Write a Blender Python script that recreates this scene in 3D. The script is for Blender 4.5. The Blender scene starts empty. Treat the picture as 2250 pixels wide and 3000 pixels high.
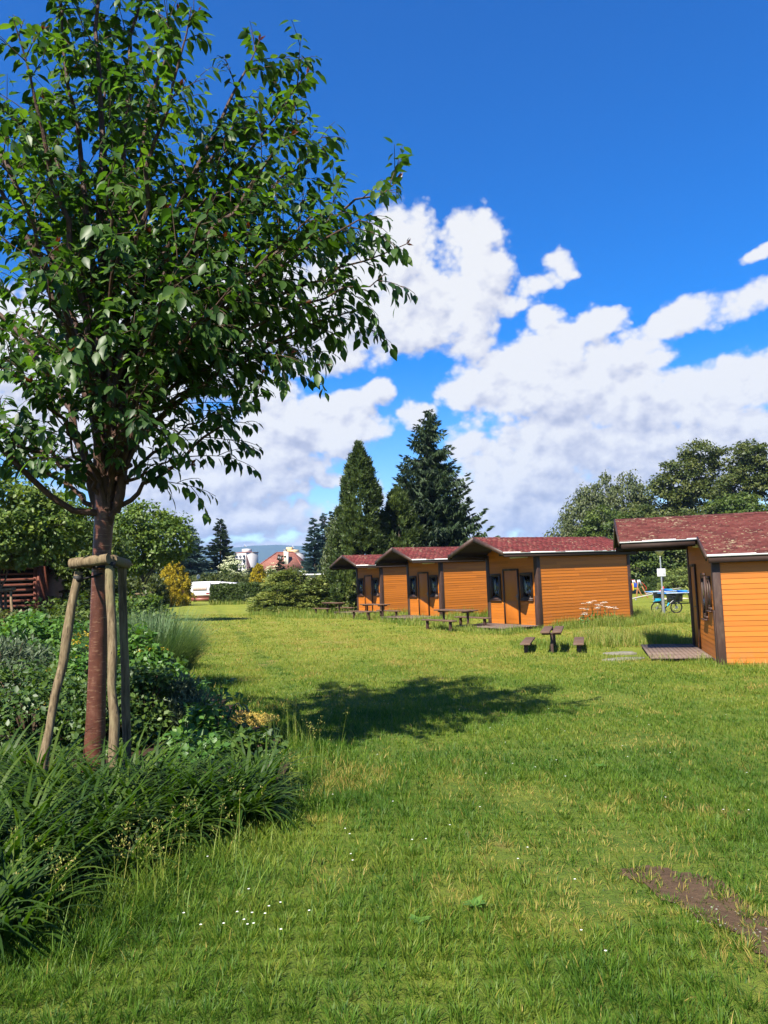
import bpy, math, random
import numpy as np
from mathutils import Vector, Matrix
R = math.radians
rng = np.random.default_rng(11)
random.seed(11)
S = bpy.context.scene
COL = S.collection
pi = math.pi

# ------------------------------------------------------------------ camera geometry
F = 2254.0
EYE = np.array([0, 0, 1.65])
PITCH = math.atan(198 / F)
ROLL = 0.036
_fw = np.array([0, math.cos(PITCH), math.sin(PITCH)])
_r0 = np.array([1.0, 0, 0])
_u0 = np.array([0, -math.sin(PITCH), math.cos(PITCH)])
_up = _u0 * math.cos(ROLL) + _r0 * math.sin(ROLL)
_rt = _r0 * math.cos(ROLL) - _u0 * math.sin(ROLL)


def ray(px, py):
    return _fw * F + _rt * (px - 1125) - _up * (py - 1500)


def at(px, py, Y):
    d = ray(px, py)
    return EYE + d * (Y / d[1])


def proj(p):
    q = np.asarray(p, float) - EYE
    f = q @ _fw
    return 1125 + F * (q @ _rt) / f, 1500 - F * (q @ _up) / f


# ground height: measured spots, smoothly blended
_GC = []
for px, py, Y in [(600, 1761, 83), (700, 1772, 68), (510, 1771, 66), (1000, 1795, 49), (1120, 1797, 43),
                  (1296, 1812, 35), (1582, 1841, 27.3), (2110, 1953, 16.1), (1943, 1814, 42.3), (1619, 1908, 21),
                  (1870, 1758, 69), (1650, 1790, 38), (1800, 1760, 62)]:
    _GC.append(at(px, py, Y))
_GC += [(-2.7, 7.1, .02), (0, 2, 0), (-3, 3, .05), (3, 3, -.1), (5, 6, -.2), (0, 6, -.03), (0, 10, -.1), (-10, 20, .05), (-15, 40, .05),
        (-1, 20, -.18), (4, 12, -.28), (-30, 90, 0), (40, 90, -1.2), (0, 100, -.3), (0, -10, .1), (-15, 5, .15), (15, 5, -.5),
        (25, 20, -.7), (-60, 200, 0), (60, 200, -1), (0, 400, 0)]
_GC = np.array(_GC)


def g(x, y):
    x = np.asarray(x, float)
    y = np.asarray(y, float)
    d2 = (x[..., None] - _GC[:, 0]) ** 2 + (y[..., None] - _GC[:, 1]) ** 2
    s2 = 4 + .02 * (x * x + y * y)
    w = 1 / (d2 + s2[..., None]) ** 1.6
    z = (w * _GC[:, 2]).sum(-1) / w.sum(-1)
    z = z + .018 * np.sin(1.9 * x + .6 * y) * np.cos(1.3 * y - .8 * x) + .01 * np.sin(4.1 * x - 2.7 * y)
    return z


def stand(px, Y):
    z = 0.0
    for _ in range(6):
        q0 = at(px, 1000, Y)
        q1 = at(px, 2600, Y)
        t = (z - q0[2]) / (q1[2] - q0[2])
        x = q0[0] + (q1[0] - q0[0]) * t
        z = float(g(x, Y))
    return np.array([x, Y, z])


def gp(px, py):
    d = ray(px, py)
    z = -.2
    for _ in range(20):
        t = (z - EYE[2]) / d[2]
        p = EYE + d * t
        z = float(g(p[0], p[1]))
    return np.array([p[0], p[1], z])


def inpoly(x, y, poly):
    x = np.asarray(x)
    y = np.asarray(y)
    c = np.zeros(x.shape, bool)
    n = len(poly)
    for i in range(n):
        x1, y1 = poly[i][0], poly[i][1]
        x2, y2 = poly[(i + 1) % n][0], poly[(i + 1) % n][1]
        if y1 == y2:
            continue
        k = ((y1 > y) != (y2 > y)) & (x < (x2 - x1) * (y - y1) / (y2 - y1) + x1)
        c ^= k
    return c


def vnoise(x, y, s=1.0, seed=0):
    """cheap smooth value noise 0..1"""
    x = np.asarray(x, float) * s + 100.3 + seed * 17.1
    y = np.asarray(y, float) * s + 57.7 + seed * 9.3
    xi = np.floor(x)
    yi = np.floor(y)
    fx = x - xi
    fy = y - yi
    fx = fx * fx * (3 - 2 * fx)
    fy = fy * fy * (3 - 2 * fy)
    h = lambda a, b: np.modf(np.abs(np.sin(a * 127.1 + b * 311.7) * 43758.5453))[0]
    return (h(xi, yi) * (1 - fx) + h(xi + 1, yi) * fx) * (1 - fy) + (h(xi, yi + 1) * (1 - fx) + h(xi + 1, yi + 1) * fx) * fy


# ------------------------------------------------------------------ object helpers
def tag(o, label=None, cat=None, group=None, kind=None):
    if label: o['label'] = label
    if cat: o['category'] = cat
    if group: o['group'] = group
    if kind: o['kind'] = kind
    return o


def thing(name, label, cat, loc=(0, 0, 0), rz=0, group=None):
    o = bpy.data.objects.new(name, None)
    COL.objects.link(o)
    o.location = [float(v) for v in loc]
    o.rotation_euler = (0, 0, rz)
    o.empty_display_size = .2
    return tag(o, label, cat, group)


def link(name, me, parent=None, loc=None, rz=0):
    o = bpy.data.objects.new(name, me)
    COL.objects.link(o)
    if parent is not None: o.parent = parent
    if loc is not None: o.location = [float(v) for v in loc]
    if rz: o.rotation_euler = (0, 0, rz)
    return o


def kids(o):
    return [c for c in COL.objects if c.parent == o]


def copy_tree(o, parent=None):
    c = o.copy()
    COL.objects.link(c)
    if parent is not None: c.parent = parent
    for ch in kids(o):
        copy_tree(ch, c)
    return c


def np_mesh(name, V, flat, sizes, mats, rnd=None, smooth=False, midx=None):
    me = bpy.data.meshes.new(name)
    V = np.ascontiguousarray(V, np.float32)
    flat = np.ascontiguousarray(flat, np.int32)
    sizes = np.ascontiguousarray(sizes, np.int32)
    me.vertices.add(len(V))
    me.vertices.foreach_set('co', V.ravel())
    me.loops.add(len(flat))
    me.loops.foreach_set('vertex_index', flat)
    me.polygons.add(len(sizes))
    st = np.zeros(len(sizes), np.int32)
    st[1:] = np.cumsum(sizes)[:-1]
    me.polygons.foreach_set('loop_start', st)
    me.polygons.foreach_set('loop_total', sizes)
    for m in (mats if isinstance(mats, (list, tuple)) else [mats]):
        me.materials.append(m)
    if midx is not None:
        me.polygons.foreach_set('material_index', np.ascontiguousarray(midx, np.int32))
    if smooth:
        me.polygons.foreach_set('use_smooth', np.ones(len(sizes), bool))
    if rnd is not None:
        a = me.attributes.new('rnd', 'FLOAT', 'POINT')
        a.data.foreach_set('value', np.ascontiguousarray(rnd, np.float32))
    me.update(calc_edges=True)
    return me


def norm(a):
    return a / np.maximum(np.linalg.norm(a, axis=-1, keepdims=True), 1e-9)


# leaf templates: x width, y length, z normal
T_FOLD = (np.array([[0, 0, 0], [-.5, .42, .10], [.5, .42, .10], [0, .5, 0], [0, 1, -.12]]), [(0, 2, 4, 3), (0, 3, 4, 1)])
T_LEAF = (np.array([[0, 0, 0], [-.38, .22, .06], [0, .25, -.02], [.38, .22, .06], [-.5, .5, .05], [0, .52, -.06], [.5, .5, .05],
                    [-.3, .8, -.06], [0, .8, -.15], [.3, .8, -.06], [0, 1.08, -.30]]),
          [(0, 3, 2), (0, 2, 1), (1, 2, 5, 4), (2, 3, 6, 5), (4, 5, 8, 7), (5, 6, 9, 8), (7, 8, 10), (8, 9, 10)])
T_TWIG = (np.array([[0, 0, 0], [-.5, .35, -.1], [.5, .35, -.1], [0, 1, 0], [0, .35, .35], [0, .35, -.35]]), [(0, 2, 3, 1), (0, 5, 3, 4)])
T_CLUST = (np.array([[0, 0, 0], [-.5, .3, .15], [-.15, .45, 0], [-.35, .9, -.1], [.05, .6, .05], [.3, 1.0, -.15], [.2, .45, 0], [.55, .35, .12]]),
           [(0, 2, 3, 1), (0, 4, 5, 2)[:3], (0, 6, 5, 4), (0, 7, 6)])


def scatter(T, P, D, N, L, W, rnd):
    """copies of template T at P, length axis D, facing N; returns V, flat, sizes, rnd"""
    tv, tf = T
    P = np.asarray(P, float)
    n = len(P)
    D = norm(np.asarray(D, float))
    N = np.asarray(N, float)
    N = norm(N - (N * D).sum(1, keepdims=True) * D + 1e-6)
    X = np.cross(D, N)
    L = np.broadcast_to(np.asarray(L, float), (n,))
    W = np.broadcast_to(np.asarray(W, float), (n,))
    V = (P[:, None] + (tv[None, :, 0] * W[:, None])[..., None] * X[:, None] + (tv[None, :, 1] * L[:, None])[..., None] * D[:, None]
         + (tv[None, :, 2] * W[:, None])[..., None] * N[:, None])
    k = len(tv)
    f1 = np.concatenate([np.array(f) for f in tf])
    flat = (f1[None] + (np.arange(n) * k)[:, None]).ravel()
    sizes = np.tile([len(f) for f in tf], n)
    rn = np.repeat(np.broadcast_to(np.asarray(rnd, float), (n,)), k)
    return [V.reshape(-1, 3), flat, sizes, rn]


def join(parts):
    off = 0
    Vs, Fs, Ss, Rs = [], [], [], []
    for V, f, s, r in parts:
        Vs.append(V)
        Fs.append(f + off)
        Ss.append(s)
        Rs.append(r)
        off += len(V)
    return np.concatenate(Vs), np.concatenate(Fs), np.concatenate(Ss), np.concatenate(Rs)


def strips(B, az, H, lean, W, rnd, nseg=2, curl=1.6, twist=0):
    """grass blades / strap leaves: base B (n,3), bending along azimuth az; H length, lean 0..1.5"""
    n = len(B)
    t = np.linspace(0, 1, nseg + 1)
    dx = np.cos(az)
    dy = np.sin(az)
    # angle from vertical grows along the blade
    ang = lean[:, None] * (.25 + .75 * t[None] ** 1.0 * curl)
    seg = H[:, None] / nseg
    hx = np.concatenate([np.zeros((n, 1)), np.cumsum(np.sin((ang[:, 1:] + ang[:, :-1]) / 2) * seg, 1)], 1)
    hz = np.concatenate([np.zeros((n, 1)), np.cumsum(np.cos((ang[:, 1:] + ang[:, :-1]) / 2) * seg, 1)], 1)
    C = np.stack([B[:, 0:1] + hx * dx[:, None], B[:, 1:2] + hx * dy[:, None], B[:, 2:3] + hz], -1)
    wprof = (1 - t ** 2.2) * (0.75 + .25 * np.sin(np.minimum(1, t * 2.2) * pi / 2))
    a2 = az + pi / 2 + twist * rng.normal(size=n)
    sx = np.cos(a2)[:, None] * W[:, None] * .5 * wprof[None]
    sy = np.sin(a2)[:, None] * W[:, None] * .5 * wprof[None]
    off = np.stack([sx, sy, np.zeros_like(sx)], -1)
    Lf = C - off
    Rt = C + off
    k = 2 * nseg + 1
    V = np.empty((n, k, 3))
    V[:, 0:2 * nseg:2] = Lf[:, :-1]
    V[:, 1:2 * nseg:2] = Rt[:, :-1]
    V[:, -1] = C[:, -1]
    fl, sz = [], []
    for i in range(nseg - 1):
        fl += [2 * i, 2 * i + 1, 2 * i + 3, 2 * i + 2]
        sz.append(4)
    fl += [2 * nseg - 2, 2 * nseg - 1, 2 * nseg]
    sz.append(3)
    flat = (np.array(fl)[None] + (np.arange(n) * k)[:, None]).ravel()
    sizes = np.tile(sz, n)
    return [V.reshape(-1, 3), flat, sizes, np.repeat(rnd, k)]


class MB:
    """collects simple shapes into one mesh"""

    def __init__(s):
        s.v = []
        s.f = []
        s.m = []
        s.r = []

    def add(s, vs, fs, m=0, r=.5):
        o = len(s.v)
        s.v += [tuple(map(float, v)) for v in vs]
        s.f += [tuple(i + o for i in f) for f in fs]
        s.m += [m] * len(fs)
        s.r += [r] * len(vs)
        return s

    def box(s, a, b, m=0, M=None, r=.5):
        x0, y0, z0 = a
        x1, y1, z1 = b
        vs = [(x0, y0, z0), (x1, y0, z0), (x1, y1, z0), (x0, y1, z0), (x0, y0, z1), (x1, y0, z1), (x1, y1, z1), (x0, y1, z1)]
        if M is not None: vs = [M @ Vector(v) for v in vs]
        return s.add(vs, [(3, 2, 1, 0), (4, 5, 6, 7), (0, 1, 5, 4), (1, 2, 6, 5), (2, 3, 7, 6), (3, 0, 4, 7)], m, r)

    def hexa(s, vs, m=0, r=.5):
        return s.add(vs, [(3, 2, 1, 0), (4, 5, 6, 7), (0, 1, 5, 4), (1, 2, 6, 5), (2, 3, 7, 6), (3, 0, 4, 7)], m, r)

    def bar(s, p, q, w, h, m=0, upv=(0, 0, 1)):
        p = Vector(p)
        q = Vector(q)
        d = (q - p).normalized()
        u = Vector(upv)
        x = d.cross(u)
        if x.length < 1e-4: x = d.cross(Vector((0, 1, 0)))
        x.normalize()
        z = x.cross(d)
        vs = [p - x * w / 2 - z * h / 2, p + x * w / 2 - z * h / 2, q + x * w / 2 - z * h / 2, q - x * w / 2 - z * h / 2,
              p - x * w / 2 + z * h / 2, p + x * w / 2 + z * h / 2, q + x * w / 2 + z * h / 2, q - x * w / 2 + z * h / 2]
        return s.hexa(vs, m)

    def tube(s, pts, rad, n=8, m=0, cap=True, r=.5):
        pts = [Vector(p) for p in pts]
        k = len(pts)
        if not hasattr(rad, '__len__'): rad = [rad] * k
        vs = []
        up = Vector((.13, .07, 1))
        px = None
        for i, p in enumerate(pts):
            d = (pts[min(i + 1, k - 1)] - pts[max(i - 1, 0)])
            if d.length < 1e-9: d = Vector((0, 0, 1))
            d.normalize()
            if px is None:
                x = d.cross(up)
                if x.length < .05: x = d.cross(Vector((0, 1, 0)))
            else:
                x = px - d * px.dot(d)
            x.normalize()
            px = x
            y = d.cross(x)
            for j in range(n):
                a = 2 * pi * j / n
                vs.append(p + (x * math.cos(a) + y * math.sin(a)) * rad[i])
        fs = [(i * n + j, i * n + (j + 1) % n, (i + 1) * n + (j + 1) % n, (i + 1) * n + j) for i in range(k - 1) for j in range(n)]
        if cap:
            fs.append(tuple(range(n - 1, -1, -1)))
            fs.append(tuple((k - 1) * n + j for j in range(n)))
        return s.add(vs, fs, m, r)

    def lathe(s, prof, n=16, c=(0, 0, 0), m=0, axis='z'):
        vs = []
        for (rr, z) in prof:
            for j in range(n):
                a = 2 * pi * j / n
                if axis == 'z':
                    vs.append((c[0] + rr * math.cos(a), c[1] + rr * math.sin(a), c[2] + z))
                elif axis == 'y':
                    vs.append((c[0] + rr * math.cos(a), c[1] + z, c[2] + rr * math.sin(a)))
                else:
                    vs.append((c[0] + z, c[1] + rr * math.cos(a), c[2] + rr * math.sin(a)))
        k = len(prof)
        fs = [(i * n + j, i * n + (j + 1) % n, (i + 1) * n + (j + 1) % n, (i + 1) * n + j) for i in range(k - 1) for j in range(n)]
        fs.append(tuple(range(n - 1, -1, -1)))
        fs.append(tuple((k - 1) * n + j for j in range(n)))
        return s.add(vs, fs, m)

    def torus(s, c, Rr, r, n=28, k=8, axis='y', m=0):
        vs = []
        for i in range(n):
            a = 2 * pi * i / n
            for j in range(k):
                b = 2 * pi * j / k
                rr = Rr + r * math.cos(b)
                h = r * math.sin(b)
                if axis == 'y':
                    vs.append((c[0] + rr * math.cos(a), c[1] + h, c[2] + rr * math.sin(a)))
                else:
                    vs.append((c[0] + rr * math.cos(a), c[1] + rr * math.sin(a), c[2] + h))
        fs = [(i * k + j, ((i + 1) % n) * k + j, ((i + 1) % n) * k + (j + 1) % k, i * k + (j + 1) % k) for i in range(n) for j in range(k)]
        return s.add(vs, fs, m)

    def build(s, name, mats, parent=None, loc=None, rz=0, smooth=False, bevel=0, label=None):
        flat = [i for f in s.f for i in f]
        me = np_mesh(name, np.array(s.v), flat, [len(f) for f in s.f], mats, rnd=np.array(s.r), smooth=smooth, midx=s.m)
        o = link(name, me, parent, loc, rz)
        if smooth:
            bm_fix_normals(me)
        if bevel:
            b = o.modifiers.new('bevel', 'BEVEL')
            b.width = bevel
            b.segments = 2
            b.limit_method = 'ANGLE'
        if label: o['label'] = label
        return o


def bm_fix_normals(me):
    import bmesh
    bm = bmesh.new()
    bm.from_mesh(me)
    bmesh.ops.recalc_face_normals(bm, faces=bm.faces)
    for e in bm.edges:
        if len(e.link_faces) == 2 and e.calc_face_angle(0) > R(42): e.smooth = False
    bm.to_mesh(me)
    bm.free()


def veg(name, arr, mat, parent=None, loc=None, smooth=False):
    V, f, s, r = arr
    return link(name, np_mesh(name, V, f, s, mat, rnd=r, smooth=smooth), parent, loc)


# ------------------------------------------------------------------ materials
class NT:
    def __init__(s, tree):
        s.t = tree
        s.n = tree.nodes
        s.l = tree.links

    def node(s, typ, **kw):
        nd = s.n.new(typ)
        for k, v in kw.items():
            setattr(nd, k, v)
        return nd

    def put(s, sock, v):
        if hasattr(v, 'is_linked') or isinstance(v, bpy.types.NodeSocket):
            s.l.new(v, sock)
        elif v is not None:
            sock.default_value = v

    def math(s, op, a, b=None, c=None, clamp=False):
        nd = s.node('ShaderNodeMath', operation=op)
        nd.use_clamp = clamp
        s.put(nd.inputs[0], a)
        if b is not None: s.put(nd.inputs[1], b)
        if c is not None: s.put(nd.inputs[2], c)
        return nd.outputs[0]

    def noise(s, vec, scale, detail=4, rough=.55, dist=0):
        nd = s.node('ShaderNodeTexNoise')
        if vec is not None: s.l.new(vec, nd.inputs['Vector'])
        nd.inputs['Scale'].default_value = scale
        nd.inputs['Detail'].default_value = detail
        nd.inputs['Roughness'].default_value = rough
        nd.inputs['Distortion'].default_value = dist
        return nd.outputs[0]

    def ramp(s, fac, stops, interp='LINEAR'):
        nd = s.node('ShaderNodeValToRGB')
        nd.color_ramp.interpolation = interp
        e = nd.color_ramp.elements
        while len(e) > 1: e.remove(e[-1])
        for i, (p, c) in enumerate(stops):
            x = e[0] if i == 0 else e.new(p)
            x.position = p
            x.color = tuple(c) + (1,) if len(c) == 3 else c
        s.l.new(fac, nd.inputs[0])
        return nd.outputs[0]

    def mix(s, fac, a, b, mode='MIX'):
        nd = s.node('ShaderNodeMix', data_type='RGBA', blend_type=mode)
        s.put(nd.inputs[0], fac)
        for k, v in ((6, a), (7, b)):
            if isinstance(v, tuple) and len(v) == 3: v = v + (1,)
            s.put(nd.inputs[k], v)
        return nd.outputs[2]

    def maprange(s, v, a, b, c=0., d=1., smooth=True):
        nd = s.node('ShaderNodeMapRange')
        if smooth: nd.interpolation_type = 'SMOOTHSTEP'
        s.put(nd.inputs[0], v)
        for i, q in enumerate((a, b, c, d)): nd.inputs[i + 1].default_value = q
        return nd.outputs[0]

    def mapping(s, vec, scale=(1, 1, 1), rot=(0, 0, 0), loc=(0, 0, 0)):
        nd = s.node('ShaderNodeMapping')
        s.l.new(vec, nd.inputs[0])
        nd.inputs['Scale'].default_value = scale
        nd.inputs['Rotation'].default_value = rot
        nd.inputs['Location'].default_value = loc
        return nd.outputs[0]

    def bump(s, h, strength=.4, dist=.01):
        nd = s.node('ShaderNodeBump')
        nd.inputs['Strength'].default_value = strength
        nd.inputs['Distance'].default_value = dist
        s.l.new(h, nd.inputs['Height'])
        return nd.outputs[0]


def newmat(name):
    m = bpy.data.materials.new(name)
    m.use_nodes = True
    m.node_tree.nodes.clear()
    n = NT(m.node_tree)
    out = n.node('ShaderNodeOutputMaterial')
    return m, n, out


def principled(n, out, col, rough=.6, spec=.35, normal=None, metal=0, **kw):
    b = n.node('ShaderNodeBsdfPrincipled')
    if isinstance(col, tuple): col = col + (1,) if len(col) == 3 else col
    n.put(b.inputs['Base Color'], col)
    n.put(b.inputs['Roughness'], rough)
    b.inputs['Metallic'].default_value = metal
    b.inputs['Specular IOR Level'].default_value = spec
    if normal is not None: n.l.new(normal, b.inputs['Normal'])
    for k, v in kw.items(): n.put(b.inputs[k], v)
    if out is not None: n.l.new(b.outputs[0], out.inputs[0])
    return b


def objcoord(n, obj='Object'):
    return n.node('ShaderNodeTexCoord').outputs[obj]


def attr(n, name='rnd'):
    nd = n.node('ShaderNodeAttribute')
    nd.attribute_name = name
    return nd.outputs['Fac']


def leafmat(name, cols, trans=.35, rough=.5, spec=.3, tcol=None, patch=0):
    """foliage: colour chosen by the leaf's own random number"""
    m, n, out = newmat(name)
    cols = [tuple(.75 * v for v in q) for q in cols] if max(cols[0]) < .5 else cols
    k = len(cols)
    f = attr(n)
    if patch:
        pos = n.node('ShaderNodeNewGeometry').outputs['Position']
        f = n.math('ADD', n.math('MULTIPLY', f, 1 - patch), n.math('MULTIPLY', n.noise(pos, .9, 2), patch))
    c = n.ramp(f, [(i / max(1, k - 1), q) for i, q in enumerate(cols)])
    b = principled(n, None, c, rough, spec)
    t = n.node('ShaderNodeBsdfTranslucent')
    tc = n.mix(1.0, c, tcol or (1.5, 1.6, .6), 'MULTIPLY')
    n.l.new(tc, t.inputs[0])
    mx = n.node('ShaderNodeMixShader')
    mx.inputs[0].default_value = trans
    n.l.new(b.outputs[0], mx.inputs[1])
    n.l.new(t.outputs[0], mx.inputs[2])
    n.l.new(mx.outputs[0], out.inputs[0])
    return m


def plain(name, col, rough=.6, spec=.35, var=.15, scale=8, bump=.15, metal=0, stretch=(1, 1, 1), dirt=None):
    """painted / solid surface with slight tone variation and grain"""
    m, n, out = newmat(name)
    col = tuple(.78 * v for v in col)
    oc = n.mapping(objcoord(n), stretch)
    f = n.noise(oc, scale, 5, .6)
    lo = tuple(c * (1 - var) for c in col)
    hi = tuple(min(1, c * (1 + var)) for c in col)
    c = n.ramp(f, [(.3, lo), (.7, hi)])
    if dirt:
        f2 = n.maprange(n.noise(oc, scale * .35, 4, .65), .52, .72)
        c = n.mix(n.math('MULTIPLY', f2, .6), c, dirt)
    nb = n.bump(n.noise(oc, scale * 4, 3), bump, .004)
    principled(n, out, c, rough, spec, nb, metal)
    return m
# ------------------------------------------------------------------ material set
def bark(name, lo, hi, scale=30, stretch=(1, 1, .25), rough=.85):
    m, n, out = newmat(name)
    oc = n.mapping(objcoord(n), stretch)
    f = n.noise(oc, scale, 6, .65)
    principled(n, out, n.ramp(f, [(.3, lo), (.7, hi)]), rough, .2, n.bump(f, .8, .02))
    return m


def cherry_bark():
    m, n, out = newmat('cherry_bark')
    o = objcoord(n)
    f = n.noise(n.mapping(o, (6, 6, 3)), 2, 5, .6)
    c = n.ramp(f, [(.25, (.034, .011, .007)), (.55, (.078, .026, .014)), (.8, (.13, .058, .035))])
    len1 = n.noise(n.mapping(o, (11, 11, 95)), 1, 4, .6)
    l = n.maprange(len1, .58, .66)
    c = n.mix(n.math('MULTIPLY', l, .55), c, (.26, .16, .095))
    band = n.maprange(n.noise(n.mapping(o, (1.5, 1.5, 14)), 1, 3, .5), .55, .75)
    c = n.mix(n.math('MULTIPLY', band, .45), c, (.14, .08, .045))
    h = n.math('ADD', len1, n.math('MULTIPLY', f, .6))
    principled(n, out, c, n.maprange(f, .2, .8, .32, .55), .32, n.bump(h, .55, .006))
    return m


def stake_wood():
    m, n, out = newmat('weathered_stake_wood')
    o = objcoord(n)
    f = n.noise(n.mapping(o, (14, 14, 1.2)), 3, 6, .65)
    c = n.ramp(f, [(.3, (.055, .037, .02)), (.5, (.125, .09, .05)), (.75, (.215, .165, .098))])
    g2 = n.noise(o, 3, 4, .6)
    c = n.mix(n.math('MULTIPLY', n.maprange(g2, .5, .7), .5), c, (.16, .15, .07))
    crack = n.maprange(n.noise(n.mapping(o, (40, 40, 1.0)), 1, 3, .6), .60, .68)
    c = n.mix(n.math('MULTIPLY', crack, .7), c, (.04, .028, .018))
    principled(n, out, c, .85, .2, n.bump(n.math('SUBTRACT', f, n.math('MULTIPLY', crack, .6)), .7, .008))
    return m


def paint_board(name, col):
    m, n, out = newmat(name)
    o = objcoord(n)
    f = n.noise(n.mapping(o, (1.2, 1.2, 18)), 1.5, 5, .6)
    f2 = n.noise(o, 2.2, 5, .65)
    rn = attr(n)
    dk = tuple(c * .86 for c in col)
    lt = tuple(min(1, c * 1.10) for c in col)
    v = n.math('ADD', n.math('MULTIPLY', rn, .5), n.math('MULTIPLY', f, .5))
    c = n.ramp(v, [(.3, dk), (.7, lt)])
    c = n.mix(n.math('MULTIPLY', n.maprange(f2, .5, .75), .22), c, (col[0] * .75, col[1] * .9, col[2] * 1.6))
    sp = n.maprange(n.noise(o, 23, 2, .4), .74, .80)
    c = n.mix(n.math('MULTIPLY', sp, .6), c, (.10, .045, .02))
    z = n.node('ShaderNodeSeparateXYZ')
    n.l.new(o, z.inputs[0])
    splash = n.math('MULTIPLY', n.maprange(z.outputs[2], .55, .0), n.maprange(n.noise(o, 7, 4, .7), .4, .65))
    c = n.mix(n.math('MULTIPLY', splash, .45), c, (.22, .12, .05))
    principled(n, out, c, .5, .35, n.bump(f, .25, .004))
    return m


def shingle_mat(name, red):
    m, n, out = newmat(name)
    o = objcoord(n)
    rn = attr(n)
    c = n.ramp(rn, [(0, tuple(v * .62 for v in red)), (.5, red), (1, (red[0] * 1.25, red[1] * 1.5, red[2] * 1.45))])
    f = n.noise(o, 60, 4, .7)
    c = n.mix(n.maprange(f, .3, .7, 0, .35), c, (red[0] * .5, red[1] * .5, red[2] * .5))
    big = n.noise(o, 1.3, 3, .6)
    li = n.math('ADD', n.noise(n.mapping(o, (7, 11, 11)), 1.6, 4, .62, .6), n.math('MULTIPLY', n.math('SUBTRACT', big, .5), .28))
    lm = n.maprange(li, .60, .66)
    c = n.mix(n.math('MULTIPLY', lm, .9), c, n.ramp(n.noise(o, 9, 2), [(.35, (.26, .20, .14)), (.65, (.18, .16, .085))]))
    principled(n, out, c, .9, .2, n.bump(n.math('ADD', f, n.math('MULTIPLY', lm, .8)), .5, .006))
    return m


def glass_mat():
    m, n, out = newmat('window_glass')
    t = n.node('ShaderNodeBsdfTransparent')
    t.inputs[0].default_value = (.75, .8, .8, 1)
    gl = n.node('ShaderNodeBsdfGlossy')
    gl.inputs['Roughness'].default_value = .03
    fr = n.node('ShaderNodeFresnel')
    fr.inputs[0].default_value = 1.42
    mx = n.node('ShaderNodeMixShader')
    n.l.new(n.math('ADD', fr.outputs[0], .01), mx.inputs[0])
    n.l.new(t.outputs[0], mx.inputs[1])
    n.l.new(gl.outputs[0], mx.inputs[2])
    n.l.new(mx.outputs[0], out.inputs[0])
    return m


def curtain_mat(name='lace_curtain', col=(.85, .85, .85)):
    m, n, out = newmat(name)
    o = objcoord(n)
    w = n.noise(n.mapping(o, (26, 26, 1)), 1.2, 3, .6)
    c = n.ramp(w, [(.3, tuple(v * .55 for v in col)), (.65, col)])
    principled(n, out, c, .9, .1)
    return m


M = {}
M['orange'] = paint_board('orange_paint', (.365, .110, .0092))
M['door'] = plain('orange_door_paint', (.46, .138, .014), .45, .4, .06, 5, .08, stretch=(1, 1, .3))
M['brown'] = plain('dark_brown_paint', (.052, .026, .019), .55, .35, .25, 12, .3, stretch=(1, 1, .3), dirt=(.10, .065, .045))
M['board'] = plain('weathered_deck_board', (.15, .105, .085), .8, .2, .3, 14, .5, stretch=(.2, 1, 1), dirt=(.20, .16, .13))
M['tablewood'] = plain('brown_stained_plank', (.115, .066, .043), .7, .25, .35, 16, .5, stretch=(1, .25, 1), dirt=(.19, .15, .12))
M['soffit'] = plain('brown_soffit', (.035, .020, .015), .7, .2, .2, 10, .2)
M['shingle'] = shingle_mat('red_shingle', (.100, .018, .0175))
M['shingle_old'] = shingle_mat('weathered_red_shingle', (.078, .019, .0165))
M['whitemetal'] = plain('white_coated_metal', (.72, .72, .72), .35, .5, .05, 6, .03)
M['zinc'] = plain('galvanised_steel', (.42, .45, .50), .4, .5, .15, 8, .05, metal=.6)
M['zincdark'] = plain('grey_steel', (.22, .23, .25), .5, .5, .15, 8, .1, metal=.4)
M['glass'] = glass_mat()
M['curtain'] = curtain_mat()
M['pinkcurtain'] = curtain_mat('pleated_curtain', (.62, .45, .38))
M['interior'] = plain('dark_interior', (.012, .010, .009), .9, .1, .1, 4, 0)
M['lampglass'] = plain('milky_lamp_cover', (.55, .50, .30), .4, .5, .1, 5, .02)
M['cherrybark'] = cherry_bark()
M['stake'] = stake_wood()
M['limbbark'] = bark('cherry_limb_bark', (.022, .011, .008), (.085, .045, .030), 22, (1, 1, .6), .6)
M['strap'] = plain('black_rubber_strap', (.014, .013, .013), .7, .3, .2, 20, .1)
M['bark'] = bark('grey_brown_bark', (.035, .027, .02), (.11, .088, .068))
M['darkbark'] = bark('dark_bark', (.02, .015, .011), (.07, .052, .038))
M['birchbark'] = bark('birch_bark', (.05, .045, .04), (.5, .47, .42), 12, (1, 1, 1))
M['twig'] = plain('green_stem', (.06, .085, .03), .6, .3, .25, 10, .1)
M['woodtwig'] = plain('woody_stem', (.075, .05, .03), .8, .2, .3, 12, .3)
M['blackplastic'] = plain('black_plastic', (.012, .012, .013), .45, .4, .1, 10, .05)
M['tyre'] = plain('tyre_rubber', (.014, .014, .014), .85, .2, .15, 30, .2)
M['stone'] = plain('grey_stone_slab', (.20, .185, .15), .9, .2, .25, 6, .6, dirt=(.10, .10, .05))
M['shedwood'] = plain('red_brown_shed_boards', (.15, .045, .028), .7, .25, .3, 9, .3, stretch=(.3, .3, 3))
M['beige'] = plain('beige_render', (.60, .54, .44), .85, .2, .08, 3, .2)
M['white'] = plain('white_render', (.50, .47, .46), .8, .2, .05, 2, .1)
M['pink'] = plain('pink_render', (.48, .20, .16), .85, .2, .07, 2, .1)
M['yellowwall'] = plain('cream_yellow_render', (.72, .50, .25), .85, .2, .07, 2, .1)
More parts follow.
